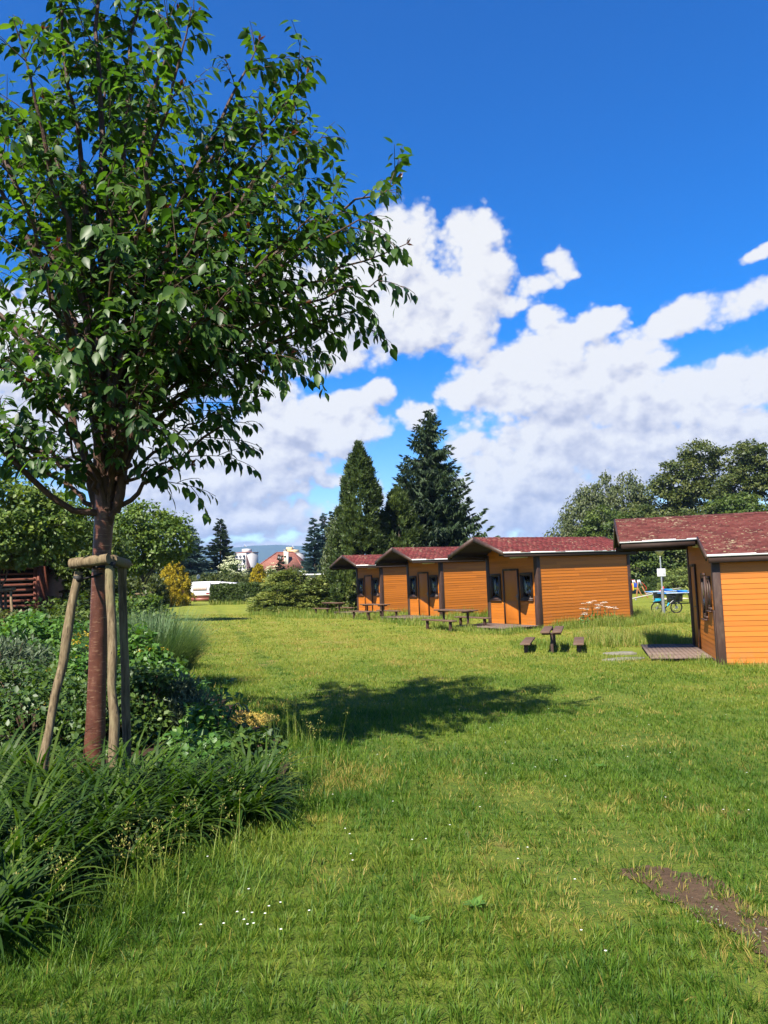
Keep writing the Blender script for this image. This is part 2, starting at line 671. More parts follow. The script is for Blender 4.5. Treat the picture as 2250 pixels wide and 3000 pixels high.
M['vanwhite'] = plain('caravan_white_paint', (.80, .79, .77), .35, .5, .03, 2, .02)
M['vanbrown'] = plain('caravan_brown_band', (.24, .075, .05), .5, .4, .1, 3, .05)
M['redlight'] = plain('red_tail_light', (.25, .012, .01), .2, .6, .2, 20, .02)
M['canvas'] = plain('pale_awning_canvas', (.70, .69, .74), .8, .2, .05, 2, .15)
M['blueboard'] = plain('blue_table_top', (.035, .22, .60), .85, .08, .06, 4, .03)
M['redplastic'] = plain('red_plastic', (.62, .035, .03), .4, .45, .06, 3, .02)
M['yellowplastic'] = plain('yellow_panel', (.75, .45, .02), .45, .4, .06, 3, .02)
M['bluepanel'] = plain('blue_panel', (.02, .06, .35), .45, .4, .06, 3, .02)
M['playwood'] = plain('varnished_play_timber', (.36, .16, .065), .6, .3, .2, 9, .3, stretch=(1, 1, .2))
M['greytimber'] = plain('bleached_timber', (.40, .38, .35), .85, .2, .2, 9, .4, stretch=(.2, 1, 1))
M['bikeblack'] = plain('black_bike_paint', (.012, .016, .02), .3, .5, .1, 20, .02)
M['bikecyan'] = plain('cyan_bike_paint', (.02, .32, .48), .3, .5, .08, 10, .02)
M['chrome'] = plain('spoke_steel', (.55, .56, .58), .3, .5, .05, 10, .02, metal=.9)
M['carpaint'] = plain('dark_blue_car_paint', (.006, .009, .022), .18, .6, .1, 4, 0)
M['carglass'] = plain('tinted_car_glass', (.01, .013, .016), .06, .7, .05, 4, 0)
M['alloy'] = plain('alloy_wheel', (.66, .66, .67), .3, .5, .05, 8, .02, metal=.3)
M['paper'] = plain('white_notice_sheet', (.66, .67, .70), .5, .3, .05, 4, .02)
M['ink'] = plain('grey_print', (.10, .10, .12), .6, .2, .1, 10, 0)
M['dish'] = plain('pale_grey_dish', (.46, .50, .56), .5, .4, .06, 4, .02)
M['sand'] = plain('pale_sand', (.62, .52, .38), .95, .1, .2, 12, .4)
M['petal'] = leafmat('white_petal', [(.72, .72, .66), (.85, .85, .80)], .25, .6, .2, (1, 1, .95))
M['cream'] = leafmat('cream_flower_head', [(.48, .52, .26), (.66, .68, .42), (.78, .78, .56)], .2, .6, .2, (1, 1, .8))

# ---- leaves
M['cherryleaf'] = leafmat('cherry_leaf', [(0.017, 0.046, 0.012), (0.034, 0.079, 0.018), (0.062, 0.126, 0.020), (0.104, 0.173, 0.031)], .40, .42, .25, (1.9, 2.1, .55))
M['redleaf'] = leafmat('young_red_leaf', [(0.080, 0.022, 0.012), (0.144, 0.044, 0.016)], .35, .4, .4, (1.5, 1.1, .7))
M['grass'] = leafmat('grass_blade', [(.018, .060, .007), (.047, .118, .011), (.104, .192, .018), (.235, .272, .034), (.42, .30, .09)], .40, .5, .20,
                     (1.4, 1.45, .55))
M['tallgrass'] = leafmat('uncut_grass', [(0.079, 0.156, 0.017), (0.144, 0.235, 0.025), (0.272, 0.310, 0.056), (0.473, 0.348, 0.125)], .38, .55, .25, (1.4, 1.4, .6))
M['lily'] = leafmat('daylily_leaf', [(0.015, 0.039, 0.006), (0.029, 0.069, 0.008), (0.052, 0.102, 0.010), (0.093, 0.138, 0.016)], .36, .52, .22, (1.6, 1.8, .5))
M['darkshrub'] = leafmat('dark_shrub_leaf', [(0.031, 0.071, 0.017), (0.063, 0.120, 0.023), (0.125, 0.186, 0.031)], .3, .45, .35, (1.6, 1.7, .5))
M['limeshrub'] = leafmat('bright_shrub_leaf', [(0.039, 0.116, 0.018), (0.085, 0.192, 0.030), (0.159, 0.273, 0.050)], .35, .45, .35, (1.5, 1.5, .5))
M['greyshrub'] = leafmat('grey_green_leaf', [(.055, .085, .045), (.11, .15, .085), (.18, .22, .13)], .25, .6, .2, (1.3, 1.3, .8))
M['yellowflower'] = leafmat('yellow_green_flower', [(.28, .26, .02), (.50, .36, .03), (.60, .42, .05)], .3, .6, .2, (1.2, 1.1, .6))
M['sedum'] = leafmat('golden_sedum', [(0.450, 0.300, 0.068), (0.720, 0.495, 0.112), (0.600, 0.510, 0.120)], .25, .6, .2, (1.2, 1.1, .6))
M['bluegrass'] = leafmat('ornamental_grass_leaf', [(0.049, 0.119, 0.042), (0.105, 0.189, 0.077), (0.210, 0.280, 0.119)], .3, .55, .25, (1.4, 1.4, .7))
M['treegreen'] = leafmat('broadleaf_foliage', [(0.037, 0.070, 0.015), (0.079, 0.123, 0.023), (0.144, 0.185, 0.034)], .3, .5, .3, (1.6, 1.6, .5))
M['treelime'] = leafmat('light_broadleaf_foliage', [(0.047, 0.099, 0.017), (0.109, 0.175, 0.028), (0.206, 0.260, 0.045)], .32, .5, .3, (1.6, 1.6, .5))
M['treedark'] = leafmat('dark_broadleaf_foliage', [(0.035, 0.059, 0.015), (0.079, 0.106, 0.023), (0.151, 0.161, 0.035)], .28, .5, .3, (1.6, 1.6, .5))
M['birchleaf'] = leafmat('birch_foliage', [(0.047, 0.069, 0.026), (0.093, 0.119, 0.043), (0.163, 0.178, 0.073)], .3, .5, .3, (1.5, 1.5, .6))
M['russet'] = leafmat('russet_foliage', [(.045, .018, .014), (.085, .035, .022), (.060, .055, .02)], .28, .5, .3, (1.6, 1.3, .6))
M['spruce'] = leafmat('spruce_needles', [(0.019, 0.039, 0.017), (0.034, 0.064, 0.025), (0.066, 0.101, 0.038)], .18, .55, .25, (1.5, 1.5, .6))
M['bluespruce'] = leafmat('blue_spruce_needles', [(0.037, 0.077, 0.075), (0.073, 0.133, 0.128), (0.120, 0.188, 0.180)], .15, .55, .25, (1.3, 1.4, 1.0))
M['arbor'] = leafmat('arborvitae_sprays', [(0.026, 0.048, 0.013), (0.051, 0.083, 0.018), (0.098, 0.132, 0.025)], .2, .5, .25, (1.6, 1.5, .5))
M['gold'] = leafmat('golden_cypress_sprays', [(.26, .22, .016), (.48, .38, .024), (.60, .45, .035), (.10, .13, .015)], .25, .5, .2, (1.2, 1.15, .5))
M['juniper'] = leafmat('juniper_sprays', [(0.075, 0.121, 0.033), (0.163, 0.212, 0.047), (0.305, 0.324, 0.072)], .2, .55, .25, (1.5, 1.5, .5))
M['hedge'] = leafmat('hedge_leaf', [(0.032, 0.060, 0.016), (0.063, 0.105, 0.021), (0.131, 0.171, 0.033)], .22, .5, .3, (1.5, 1.5, .5))
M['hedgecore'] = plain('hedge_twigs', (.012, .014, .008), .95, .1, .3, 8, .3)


def lawn_mat():
    m, n, out = newmat('lawn')
    p = n.node('ShaderNodeNewGeometry').outputs['Position']
    a = n.noise(p, .35, 5, .6)
    b = n.noise(p, 2.3, 5, .65)
    c3 = n.noise(p, 14, 6, .75)
    v = n.math('ADD', n.math('ADD', n.math('MULTIPLY', a, .35), n.math('MULTIPLY', b, .3)), n.math('MULTIPLY', c3, .35))
    c = n.ramp(v, [(.30, (.026, .052, .007)), (.44, (.064, .108, .011)), (.56, (.124, .158, .018)), (.72, (.21, .21, .04))])
    # the far lawn was mown and dried: yellower with distance down the field
    s = n.node('ShaderNodeSeparateXYZ')
    n.l.new(p, s.inputs[0])
    yel = n.maprange(s.outputs[1], 8, 26, 0, .72)
    c = n.mix(yel, c, n.ramp(v, [(.3, (.098, .124, .011)), (.5, (.178, .19, .021)), (.7, (.255, .225, .045))]))
    # mown stripes and wheel tracks running towards the caravan
    sx = n.math('ADD', s.outputs[0], n.math('MULTIPLY', s.outputs[1], .17))
    stripe = n.math('SINE', n.math('MULTIPLY', n.math('ADD', s.outputs[0], n.math('MULTIPLY', s.outputs[1], .22)), 4.2))
    c = n.mix(n.math('MULTIPLY', n.maprange(stripe, -.3, .8), .12), c, (.056, .112, .012))
    for (pa, pb, amt) in (((640, 1790), (753, 1912), .5), ((545, 1800), (600, 1905), .3)):
        a0, b0 = gp(*pa), gp(*pb)
        mm = (b0[0] - a0[0]) / (b0[1] - a0[1])
        lin = n.math('SUBTRACT', s.outputs[0], n.math('ADD', n.math('MULTIPLY', s.outputs[1], mm), float(a0[0] - mm * a0[1])))
        wob = n.math('MULTIPLY', n.math('SUBTRACT', n.noise(p, .5, 2), .5), .35)
        d = n.math('ABSOLUTE', n.math('ADD', lin, wob))
        tr = n.math('MULTIPLY', n.maprange(d, .34, .08), n.maprange(n.noise(p, .9, 3), .42, .60))
        tr = n.math('MULTIPLY', tr, n.maprange(s.outputs[1], 13, 17))
        c = n.mix(n.math('MULTIPLY', tr, amt), c, (.030, .065, .008))
    dry = n.maprange(n.math('ADD', n.noise(p, .55, 4, .6), n.math('MULTIPLY', n.noise(p, 5, 3, .6), .3)), .74, .86)
    c = n.mix(n.math('MULTIPLY', dry, .6), c, (.25, .17, .06))
    # beyond the campsite the same sheet is fields
    far = n.maprange(s.outputs[1], 130, 200)
    c = n.mix(far, c, (.03, .06, .02))
    thatch = n.maprange(n.noise(p, 55, 4, .7), .52, .68)
    near = n.maprange(s.outputs[1], 16, 8)
    c = n.mix(n.math('MULTIPLY', n.math('MULTIPLY', thatch, near), .55), c, (.075, .055, .026))
    h = n.noise(p, 30, 5, .75)
    principled(n, out, c, .9, .15, n.bump(h, .9, .05))
    return m


def soil_mat(name, lo, hi, sc=18):
    m, n, out = newmat(name)
    p = n.node('ShaderNodeNewGeometry').outputs['Position']
    f = n.noise(p, sc, 6, .7)
    f2 = n.noise(p, 3, 4, .6)
    c = n.ramp(n.math('ADD', n.math('MULTIPLY', f, .6), n.math('MULTIPLY', f2, .4)), [(.32, lo), (.68, hi)])
    peb = n.maprange(n.noise(p, 70, 2, .5), .66, .72)
    c = n.mix(n.math('MULTIPLY', peb, .5), c, tuple(min(1, v * 1.5) for v in hi))
    principled(n, out, c, .95, .1, n.bump(f, 1, .02))
    return m


M['lawn'] = lawn_mat()
M['dirt'] = soil_mat('bare_earth', (.042, .027, .017), (.098, .062, .038))
M['mulch'] = soil_mat('bed_soil', (.016, .010, .007), (.055, .033, .022), 25)

# ------------------------------------------------------------------ ground, hills
def sinhspace(a, b, n, k):
    t = np.linspace(math.asinh(a / k), math.asinh(b / k), n)
    return np.sinh(t) * k


gx = sinhspace(-5200, 5200, 240, 6)
gy = np.concatenate([np.linspace(-60, -1, 14), np.sinh(np.linspace(0, math.asinh(6200 / 6), 230)) * 6])
GX, GY = np.meshgrid(gx, gy)
GZ = g(GX, GY)
nx, ny = len(gx), len(gy)
idx = np.arange(nx * ny).reshape(ny, nx)
q = np.stack([idx[:-1, :-1], idx[:-1, 1:], idx[1:, 1:], idx[1:, :-1]], -1).reshape(-1, 4)
o = link('ground', np_mesh('ground', np.stack([GX, GY, GZ], -1).reshape(-1, 3), q.ravel(), np.full(len(q), 4), M['lawn'], smooth=True))
tag(o, kind='structure')


def sheet(name, poly, mat, lift, step=.08, ragged=.05, seed=0):
    """a sheet following the ground inside a polygon with an uneven edge"""
    poly = np.array(poly)
    x0, y0 = poly[:, 0].min() - .2, poly[:, 1].min() - .2
    x1, y1 = poly[:, 0].max() + .2, poly[:, 1].max() + .2
    xs = np.arange(x0, x1, step)
    ys = np.arange(y0, y1, step)
    X, Y = np.meshgrid(xs, ys)
    dx = (vnoise(X, Y, 3, seed) - .5) * ragged * 2 + (vnoise(X, Y, 11, seed + 1) - .5) * ragged
    dy = (vnoise(X, Y, 3, seed + 2) - .5) * ragged * 2 + (vnoise(X, Y, 11, seed + 3) - .5) * ragged
    ins = inpoly(X + dx, Y + dy, poly)
    Z = g(X, Y) + lift
    id_ = np.arange(X.size).reshape(X.shape)
    k = ins[:-1, :-1] & ins[1:, 1:]
    qq = np.stack([id_[:-1, :-1], id_[:-1, 1:], id_[1:, 1:], id_[1:, :-1]], -1)[k]
    V = np.stack([X, Y, Z], -1).reshape(-1, 3)
    used = np.unique(qq)
    rem = np.full(len(V), -1)
    rem[used] = np.arange(len(used))
    qq = rem[qq]
    o = link(name, np_mesh(name, V[used], qq.ravel(), np.full(len(qq), 4), mat, smooth=True))
    return tag(o, kind='structure')


def gpoly(pts):
    return [tuple(gp(x, y)[:2]) for x, y in pts]


BED = gpoly([(-260, 2960), (60, 2770), (300, 2610), (560, 2480), (840, 2360), (900, 2290), (850, 2170), (720, 2080), (590, 2000), (500, 1930), (470, 1880)]) \
    + [(-10.5, 24), (-30, 24), (-30, 8), (-8, 2.0)]
BED = [tuple(p) for p in BED]
DIRT = [(1000 + x / 1.327, 2100 + y / 1.327) for x, y in
        [(1050, 612), (1130, 590), (1230, 578), (1330, 590), (1420, 612), (1500, 668), (1560, 720), (1640, 790), (1760, 880), (1760, 1060), (1659, 985),
         (1540, 905), (1500, 850), (1400, 815), (1330, 760), (1250, 720), (1205, 655), (1130, 640)]]
DIRT = gpoly(DIRT)
sheet('bed_soil', BED, M['mulch'], .03, .25, .12, 3)
sheet('dirt_path', DIRT, M['dirt'], .006, .03, .06, 5)

# distant wooded ridge
hm, hn, hout = newmat('wooded_hill')
hp = hn.node('ShaderNodeNewGeometry').outputs['Position']
hf = hn.noise(hp, .02, 6, .7)
principled(hn, hout, hn.ramp(hf, [(.3, (.016, .036, .02)), (.7, (.045, .075, .036))]), .95, .1, hn.bump(hf, 1, 8))
hx = np.linspace(-4600, 4600, 220)
prof = 262 - .030 * (hx + 1000) + 26 * np.sin(hx / 640 + 1.1) + 10 * np.sin(hx / 190) + 4 * np.sin(hx / 61 + 2)
prof *= np.clip(1.1 - np.abs(hx / 4600) ** 4, .05, 1)
rows = []
for k, (yy, f) in enumerate([(4100, -.02), (4350, .22), (4600, .55), (4850, .85), (5000, .97), (5150, 1), (5500, .9), (6000, .5)]):
    rows.append(np.stack([hx, np.full_like(hx, yy) + 60 * np.sin(hx / 300 + k), prof * f + (3 * np.sin(hx / 47 + k * 2) if 0 < k else 0) - 2], -1))
V = np.array(rows)
id_ = np.arange(V.shape[0] * V.shape[1]).reshape(V.shape[:2])
q = np.stack([id_[:-1, :-1], id_[:-1, 1:], id_[1:, 1:], id_[1:, :-1]], -1).reshape(-1, 4)
tag(link('hills', np_mesh('hills', V.reshape(-1, 3), q.ravel(), np.full(len(q), 4), hm, smooth=True)), kind='structure')
# ------------------------------------------------------------------ cabins
TANP = .36


def siding(mb, p, d, nrm, length, z0, ztop, pitch, depth, lim=None):
    """lap boards: p start (x,y), d unit along, nrm outward; lim(z)->(a,b) along limits"""
    z = z0
    k = 0
    while z < ztop - 1e-4:
        z1 = min(z + pitch, ztop)
        a0, b0 = lim(z) if lim else (0, length)
        a1, b1 = lim(z1) if lim else (0, length)
        rr = random.random()
        o0, o1 = depth + .0015 * rr, .0015
        pt = lambda s, o, zz: (p[0] + d[0] * s + nrm[0] * o, p[1] + d[1] * s + nrm[1] * o, zz)
        j = random.uniform(.15, .85)
        for f0, f1, r_ in ((0, j, rr), (j, 1, random.random())):
            e_ = .0012 if f0 == 0 else 0
            m0, m1 = a0 + (b0 - a0) * f0, a0 + (b0 - a0) * f1 - e_
            k0, k1 = a1 + (b1 - a1) * f0, a1 + (b1 - a1) * f1 - e_
            mb.add([pt(m0, o0, z + .003), pt(m1, o0, z + .003), pt(k1, o1, z1 + .003), pt(k0, o1, z1 + .003)], [(0, 1, 2, 3)], 0, r_)
        mb.add([pt(a0, 0, z + .001), pt(b0, 0, z + .001), pt(b0, o0, z + .003), pt(a0, o0, z + .003)], [(0, 1, 2, 3)], 0, rr)
        z = z1
        k += 1


def shingles(mb, x0, x1, yr, ye, zr, sgn, th):
    """courses from eave ye up to ridge yr; plane z = zr - |y-yr|*TANP"""
    run = abs(ye - yr)
    n = max(2, int(run / .135))
    for i in range(n):
        u0 = run * (1 - i / n) + (.0 if i else .02)
        u1 = run * (1 - (i + 1) / n) - .03
        u1 = max(u1, 0)
        x = x0 - (.12 if i % 2 else 0)
        while x < x1:
            w = .235 + random.uniform(-.02, .02)
            a, b = max(x, x0), min(x + w - .006, x1)
            x += w
            if b - a < .02: continue
            lift = .014 + random.uniform(-.003, .006)
            du = random.uniform(-.008, .008)
            P0 = lambda xx, u, h: (xx, yr + sgn * u, zr - u * TANP + th + h)
            v = [P0(a, u0 + du, lift), P0(b, u0 + du, lift + random.uniform(-.002, .002)), P0(b, u1, .006), P0(a, u1, .006),
                 P0(a, u0 + du, .001), P0(b, u0 + du, .001)]
            f = [(0, 1, 2, 3), (4, 5, 1, 0), (4, 0, 3), (5, 2, 1)]
            if sgn > 0: f = [tuple(reversed(q)) for q in f]
            mb.add(v, f, 0, random.random())


def cabin(loc, rz, label, L=4.6, W=2.9, ext=0., porch=1.65, roofmat='shingle', group=None, back=.25, eave=2.72):
    """x runs along the ridge from the front wall, y from the near side wall to the far one"""
    t = thing('holiday_cabin', label, 'cabin', loc, rz, group)
    yr = W / 2
    e = eave
    zr = e + yr * TANP
    zat = lambda y: zr - abs(y - yr) * TANP
    yn = -ext                                       # near wall
    en = zat(yn)
    # walls -----------------------------------------------------------
    mb = MB()
    siding(mb, (0.06, yn), (1, 0), (0, -1), L - .12, -.15, en - .02, .108, .010)
    lim = lambda z: ((0.06, W - yn - .06) if z <= min(en, e) else
                     (max(.06, (yr - (zr - z) / TANP) - yn), min(W - yn - .06, (yr + (zr - z) / TANP) - yn)))
    siding(mb, (0, yn), (0, 1), (-1, 0), W - yn, -.15, zr - .03, .108, .006, lim)
    siding(mb, (L, yn), (0, 1), (1, 0), W - yn, -.15, zr - .03, .108, .012, lim)
    siding(mb, (0.06, W), (1, 0), (0, 1), L - .12, -.15, e - .02, .108, .016)
    ins = .004
    # solid body behind the boards (gable prism)
    pr = [(yn + ins, -.2), (W - ins, -.2), (W - ins, e - .02), (yr, zr - .03), (yn + ins, en - .02)]
    vs = [(ins, y, z) for y, z in pr] + [(L - ins, y, z) for y, z in pr]
    mb.add(vs, [(0, 1, 2, 3, 4)[::-1], (5, 6, 7, 8, 9)] + [(i, (i + 1) % 5, 5 + (i + 1) % 5, 5 + i) for i in range(5)], 0, .5)
    mb.build('wall', M['orange'], t)
    # corner posts ----------------------------------------------------
    for (x, y, w, hh) in ((0, yn, 1, en), (0, W, -1, e), (L, yn, 1, en), (L, W, -1, e)):
        p = MB()
        sx = 1 if x == 0 else -1
        xa, xb = sorted((x - sx * .028, x + sx * .125))
        ya, yb = sorted((y - w * .028, y + w * .16))
        p.box((xa, ya, -.2), (xb, yb, hh - .03))
        if x == 0 and w == 1:
            p.box((xa - .02, ya + .03, -.2), (xa - .001, yb + .02, 1.15))
        p.build('corner_post', M['brown'], t, bevel=.006)
    b = MB()
    b.box((-.022, .14 + yn, -.1), (-.002, W - .16, .10))
    b.build('baseboard', M['brown'], t)
    # roof ------------------------------------------------------------
    th = .05
    x0, x1 = -porch, L + back
    yf = W + .2
    yp = -.2 if ext == 0 else -.2
    ym = -.2 - ext
    xs = -.14
    roof = MB()

    def slab(xa, xb, ya, yb):
        roof.hexa([(xa, ya, zat(ya)), (xb, ya, zat(ya)), (xb, yb, zat(yb)), (xa, yb, zat(yb)),
                   (xa, ya, zat(ya) + th), (xb, ya, zat(ya) + th), (xb, yb, zat(yb) + th), (xa, yb, zat(yb) + th)], 1)
    if ext:
        slab(x0, xs, yp, yr)
        slab(xs, x1, ym, yr)
        shingles(roof, x0, x1, yr, yp, zr, -1, th)
        zsub = zr - (yr - yp) * TANP
        shingles(roof, xs, x1, yp, ym, zsub, -1, th)
    else:
        slab(x0, x1, yp, yr)
        shingles(roof, x0, x1, yr, yp, zr, -1, th)
    slab(x0, x1, yr, yf)
    shingles(roof, x0, x1, yr, yf, zr, 1, th)
    # ridge caps
    x = x0
    while x < x1:
        xb = min(x1, x + .24)
        h = .026 + random.uniform(0, .006)
        roof.add([(x, yr - .12, zr + th - .12 * TANP + .022), (x, yr, zr + th + h), (x, yr + .12, zr + th - .12 * TANP + .022),
                  (xb, yr - .12, zr + th - .12 * TANP + .016), (xb, yr, zr + th + h - .008), (xb, yr + .12, zr + th - .12 * TANP + .016)],
                 [(0, 3, 4, 1), (1, 4, 5, 2)], 0, random.random())
        x += .225
    ro = roof.build('roof', [M[roofmat], M['soffit']], t)
    # barge boards
    for xx, sx in ((x0, -1), (x1, 1)):
        for ya, yb in ((yp if sx < 0 else ym, yr), (yf, yr)):
            q = MB()
            za, zb = zat(ya), zat(yb)
            xa, xb = sorted((xx, xx + sx * .028))
            q.hexa([(xa, ya, za - .075), (xb, ya, za - .075), (xb, yb, zb - .075), (xa, yb, zb - .075),
                    (xa, ya, za + .085), (xb, ya, za + .085), (xb, yb, zb + .085), (xa, yb, zb + .085)])
            q.build('barge_board', M['brown'], ro)
    if ext:
        q = MB()
        za, zb = zat(ym), zat(yp)
        q.hexa([(xs - .028, ym, za - .075), (xs, ym, za - .075), (xs, yp, zb - .075), (xs - .028, yp, zb - .075),
                (xs - .028, ym, za + .085), (xs, ym, za + .085), (xs, yp, zb + .085), (xs - .028, yp, zb + .085)])
        q.build('barge_board', M['brown'], ro)
    # white drip edges and dark fascia along the eaves
    for (xa, xb, y, s) in ([(x0, xs - .03, yp, -1), (xs, x1, ym, -1)] if ext else [(x0, x1, yp, -1)]) + [(x0, x1, yf, 1)]:
        z = zat(y)
        q = MB()
        ya, yb = sorted((y + s * .002, y + s * .022))
        q.box((xa, ya, z + .012), (xb, yb, z + .058))
        q.build('eave_strip', M['whitemetal'], ro)
        q = MB()
        ya, yb = sorted((y - s * .03, y - s * .002))
        q.box((xa + .03, ya, z - .12), (xb - .03, yb, z - .003))
        q.build('fascia', M['soffit'], ro)
    # porch beams and gable framing under the overhang
    q = MB()
    q.box((x0 + .05, -.02, e - .15), (-.03, .10, e - .03))
    q.build('porch_beam', M['soffit'], t)
    q = MB()
    q.box((x0 + .05, W - .10, e - .15), (-.03, W + .02, e - .03))
    q.build('porch_beam', M['soffit'], t)
    q = MB()
    q.bar((-.06, yr, zr - .07), (x0 + .1, yr, zr - .07), .08, .10)
    q.build('porch_beam', M['soffit'], t)
    # deck --------------------------------------------------------------
    d = MB()
    nb = 13
    da, db = (-porch + .05 if ext == 0 else -1.3), -.03
    dy0, dy1 = (.02 if ext == 0 else -.4), W - .02
    for i in range(nb):
        xa = da + (db - da) * i / nb
        d.box((xa, dy0, .085), (xa + (db - da) / nb - .004, dy1, .115 + random.uniform(0, .004)), r=random.random())
    for y in np.linspace(dy0 + .08, dy1 - .15, 6):
        d.box((da + .02, y, -.15), (db, y + .07, .084))
    d.build('deck', M['board'], t)
    # door --------------------------------------------------------------
    def win(ya, yb, z0, z1, cur=True):
        f = MB()
        xo, xi = (-.052 if cur else -.042), -.008
        f.box((xo, ya, z0), (xi, yb, z0 + .075))
        f.box((xo, ya, z1 - .07), (xi, yb, z1))
        f.box((xo, ya, z0 + .076), (xi, ya + .075, z1 - .071))
        f.box((xo, yb - .075, z0 + .076), (xi, yb, z1 - .071))
        for aa, bb in ((ya + .076, ya + .116), (yb - .116, yb - .076)):
            f.box((-.04, aa, z0 + .077), (xi, bb, z1 - .072))
        f.box((-.04, ya + .117, z0 + .077), (xi, yb - .117, z0 + .117))
        f.box((-.04, ya + .117, z1 - .112), (xi, yb - .117, z1 - .072))
        f.box((-.085, ya - .02, z0 - .028), (-.0105, yb + .02, z0 - .002))
        fo = f.build('window', M['brown'], t)
        g_ = MB()
        g_.box((-.0235, ya + .118, z0 + .118), (-.020, yb - .118, z1 - .113))
        g_.build('pane', M['glass'], fo)
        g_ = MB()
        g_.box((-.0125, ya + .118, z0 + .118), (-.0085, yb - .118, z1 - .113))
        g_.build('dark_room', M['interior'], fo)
        if cur:
            c = MB()
            ys = np.linspace(ya + .22, yb - .119, 22)
            for i in range(21):
                o0 = -.0165 + .0016 * math.sin(i * 1.9)
                o1 = -.0165 + .0016 * math.sin((i + 1) * 1.9)
                zb = z0 + .27 + .02 * math.sin(i * .9)
                c.add([(o0, ys[i], zb), (o1, ys[i + 1], zb), (o1, ys[i + 1], z1 - .115), (o0, ys[i], z1 - .115)], [(0, 3, 2, 1)])
            c.build('curtain', M['curtain'], fo)

    def door(ya, yb):
        f = MB()
        f.box((-.05, ya - .07, .118), (-.008, ya - .002, 2.14))
        f.box((-.05, yb + .002, .118), (-.008, yb + .07, 2.14))
        f.box((-.05, ya - .001, 2.075), (-.008, yb + .001, 2.14))
        fo = f.build('door_frame', M['brown'], t)
        f = MB()
        f.box((-.028, ya, .125), (-.010, yb, 2.073))
        f.box((-.036, ya + .10, .30), (-.0285, yb - .10, .95))
        f.box((-.036, ya + .10, 1.05), (-.0285, yb - .10, 1.95))
        do = f.build('door', M['door'], t, bevel=.004)
        f = MB()
        f.box((-.034, ya + .035, 1.0), (-.0285, ya + .075, 1.2))
        f.tube([(-.03, ya + .055, 1.12), (-.075, ya + .055, 1.12), (-.078, ya + .15, 1.118)], .009, 8)
        f.build('handle', M['zincdark'], do)
    if ext == 0:
        win(.26, .92, 1.0, 1.98)
        door(1.08, 1.84)
        win(2.06, 2.68, 1.0, 1.98)
    else:
        win(-.62, -.20, 1.12, 1.86, False)
        win(.05, .62, .90, 1.92, False)
        door(1.55, 2.3)
    # strip lamp under the porch
    f = MB()
    yl = .45 if ext == 0 else .15
    zl = e - .20
    f.box((-.055, yl, zl), (-.012, yl + .95, zl + .09))
    fo = f.build('wall_lamp', M['whitemetal'], t, bevel=.006)
    f = MB()
    f.box((-.105, yl + .03, zl + .005), (-.056, yl + .92, zl + .08))
    f.build('lamp_cover', M['lampglass'], fo, bevel=.015)
    return t


def on_px(px, py, Y):
    p = at(px, py, Y)
    return p


CG = 'orange weatherboard cabins in a row'
cA = at(1120, 1797, 43)
cB = at(1297, 1813, 35)
cC = at(1583, 1842, 27.3)
DANG = R(-14.5)
cD = at(2111, 1953, 16.1) + np.array([-math.sin(DANG) * 1.1, math.cos(DANG) * 1.1, 0])
ANG = R(30)
c0 = cabin(cC, ANG, 'orange cabin in the middle of the row with white umbels growing along its side wall', group=CG)
for p, lb in ((cB, 'orange cabin between the white-umbel cabin and the smallest far cabin, raised deck with joists showing'),
              (cA, 'farthest orange cabin of the row, beside the spreading juniper and dark car')):
    c = copy_tree(c0)
    c.location = [float(v) for v in p]
    c['label'] = lb
cabin(cD, DANG, 'nearest orange cabin at the right edge with a mossy dark red stepped roof',
      ext=1.1, porch=1.8, L=5.2, roofmat='shingle_old', group=CG)


def toW(base, ang, x, y, z=0):
    return np.array([base[0] + x * math.cos(ang) - y * math.sin(ang), base[1] + x * math.sin(ang) + y * math.cos(ang), base[2] + z])


# ------------------------------------------------------------------ picnic tables and benches
TG, BG = 'plank picnic tables by the cabins', 'plank benches beside the picnic tables'


def make_table(L=2.1):
    t = thing('picnic_table', '', 'table')
    top = MB()
    for y in (-.265, .03):
        top.box((-L / 2, y, .655), (L / 2, y + .235, .70))
    top.build('table_top', M['tablewood'], t, bevel=.008)
    for x in (-L / 2 + .28, L / 2 - .28):
        q = MB()
        q.box((x - .032, -.036, -.25), (x + .032, .036, .60))
        q.box((x - .045, -.24, .601), (x + .045, .24, .653))
        q.build('leg', M['brown'], t, bevel=.006)
    return t


def make_bench(L=2.0):
    t = thing('bench', '', 'bench')
    top = MB()
    top.box((-L / 2, -.13, .345), (L / 2, .13, .392))
    top.build('seat', M['tablewood'], t, bevel=.008)
    for x in (-L / 2 + .25, L / 2 - .25):
        q = MB()
        q.box((x - .035, -.05, -.25), (x + .035, .05, .343))
        q.build('leg', M['brown'], t, bevel=.006)
    return t


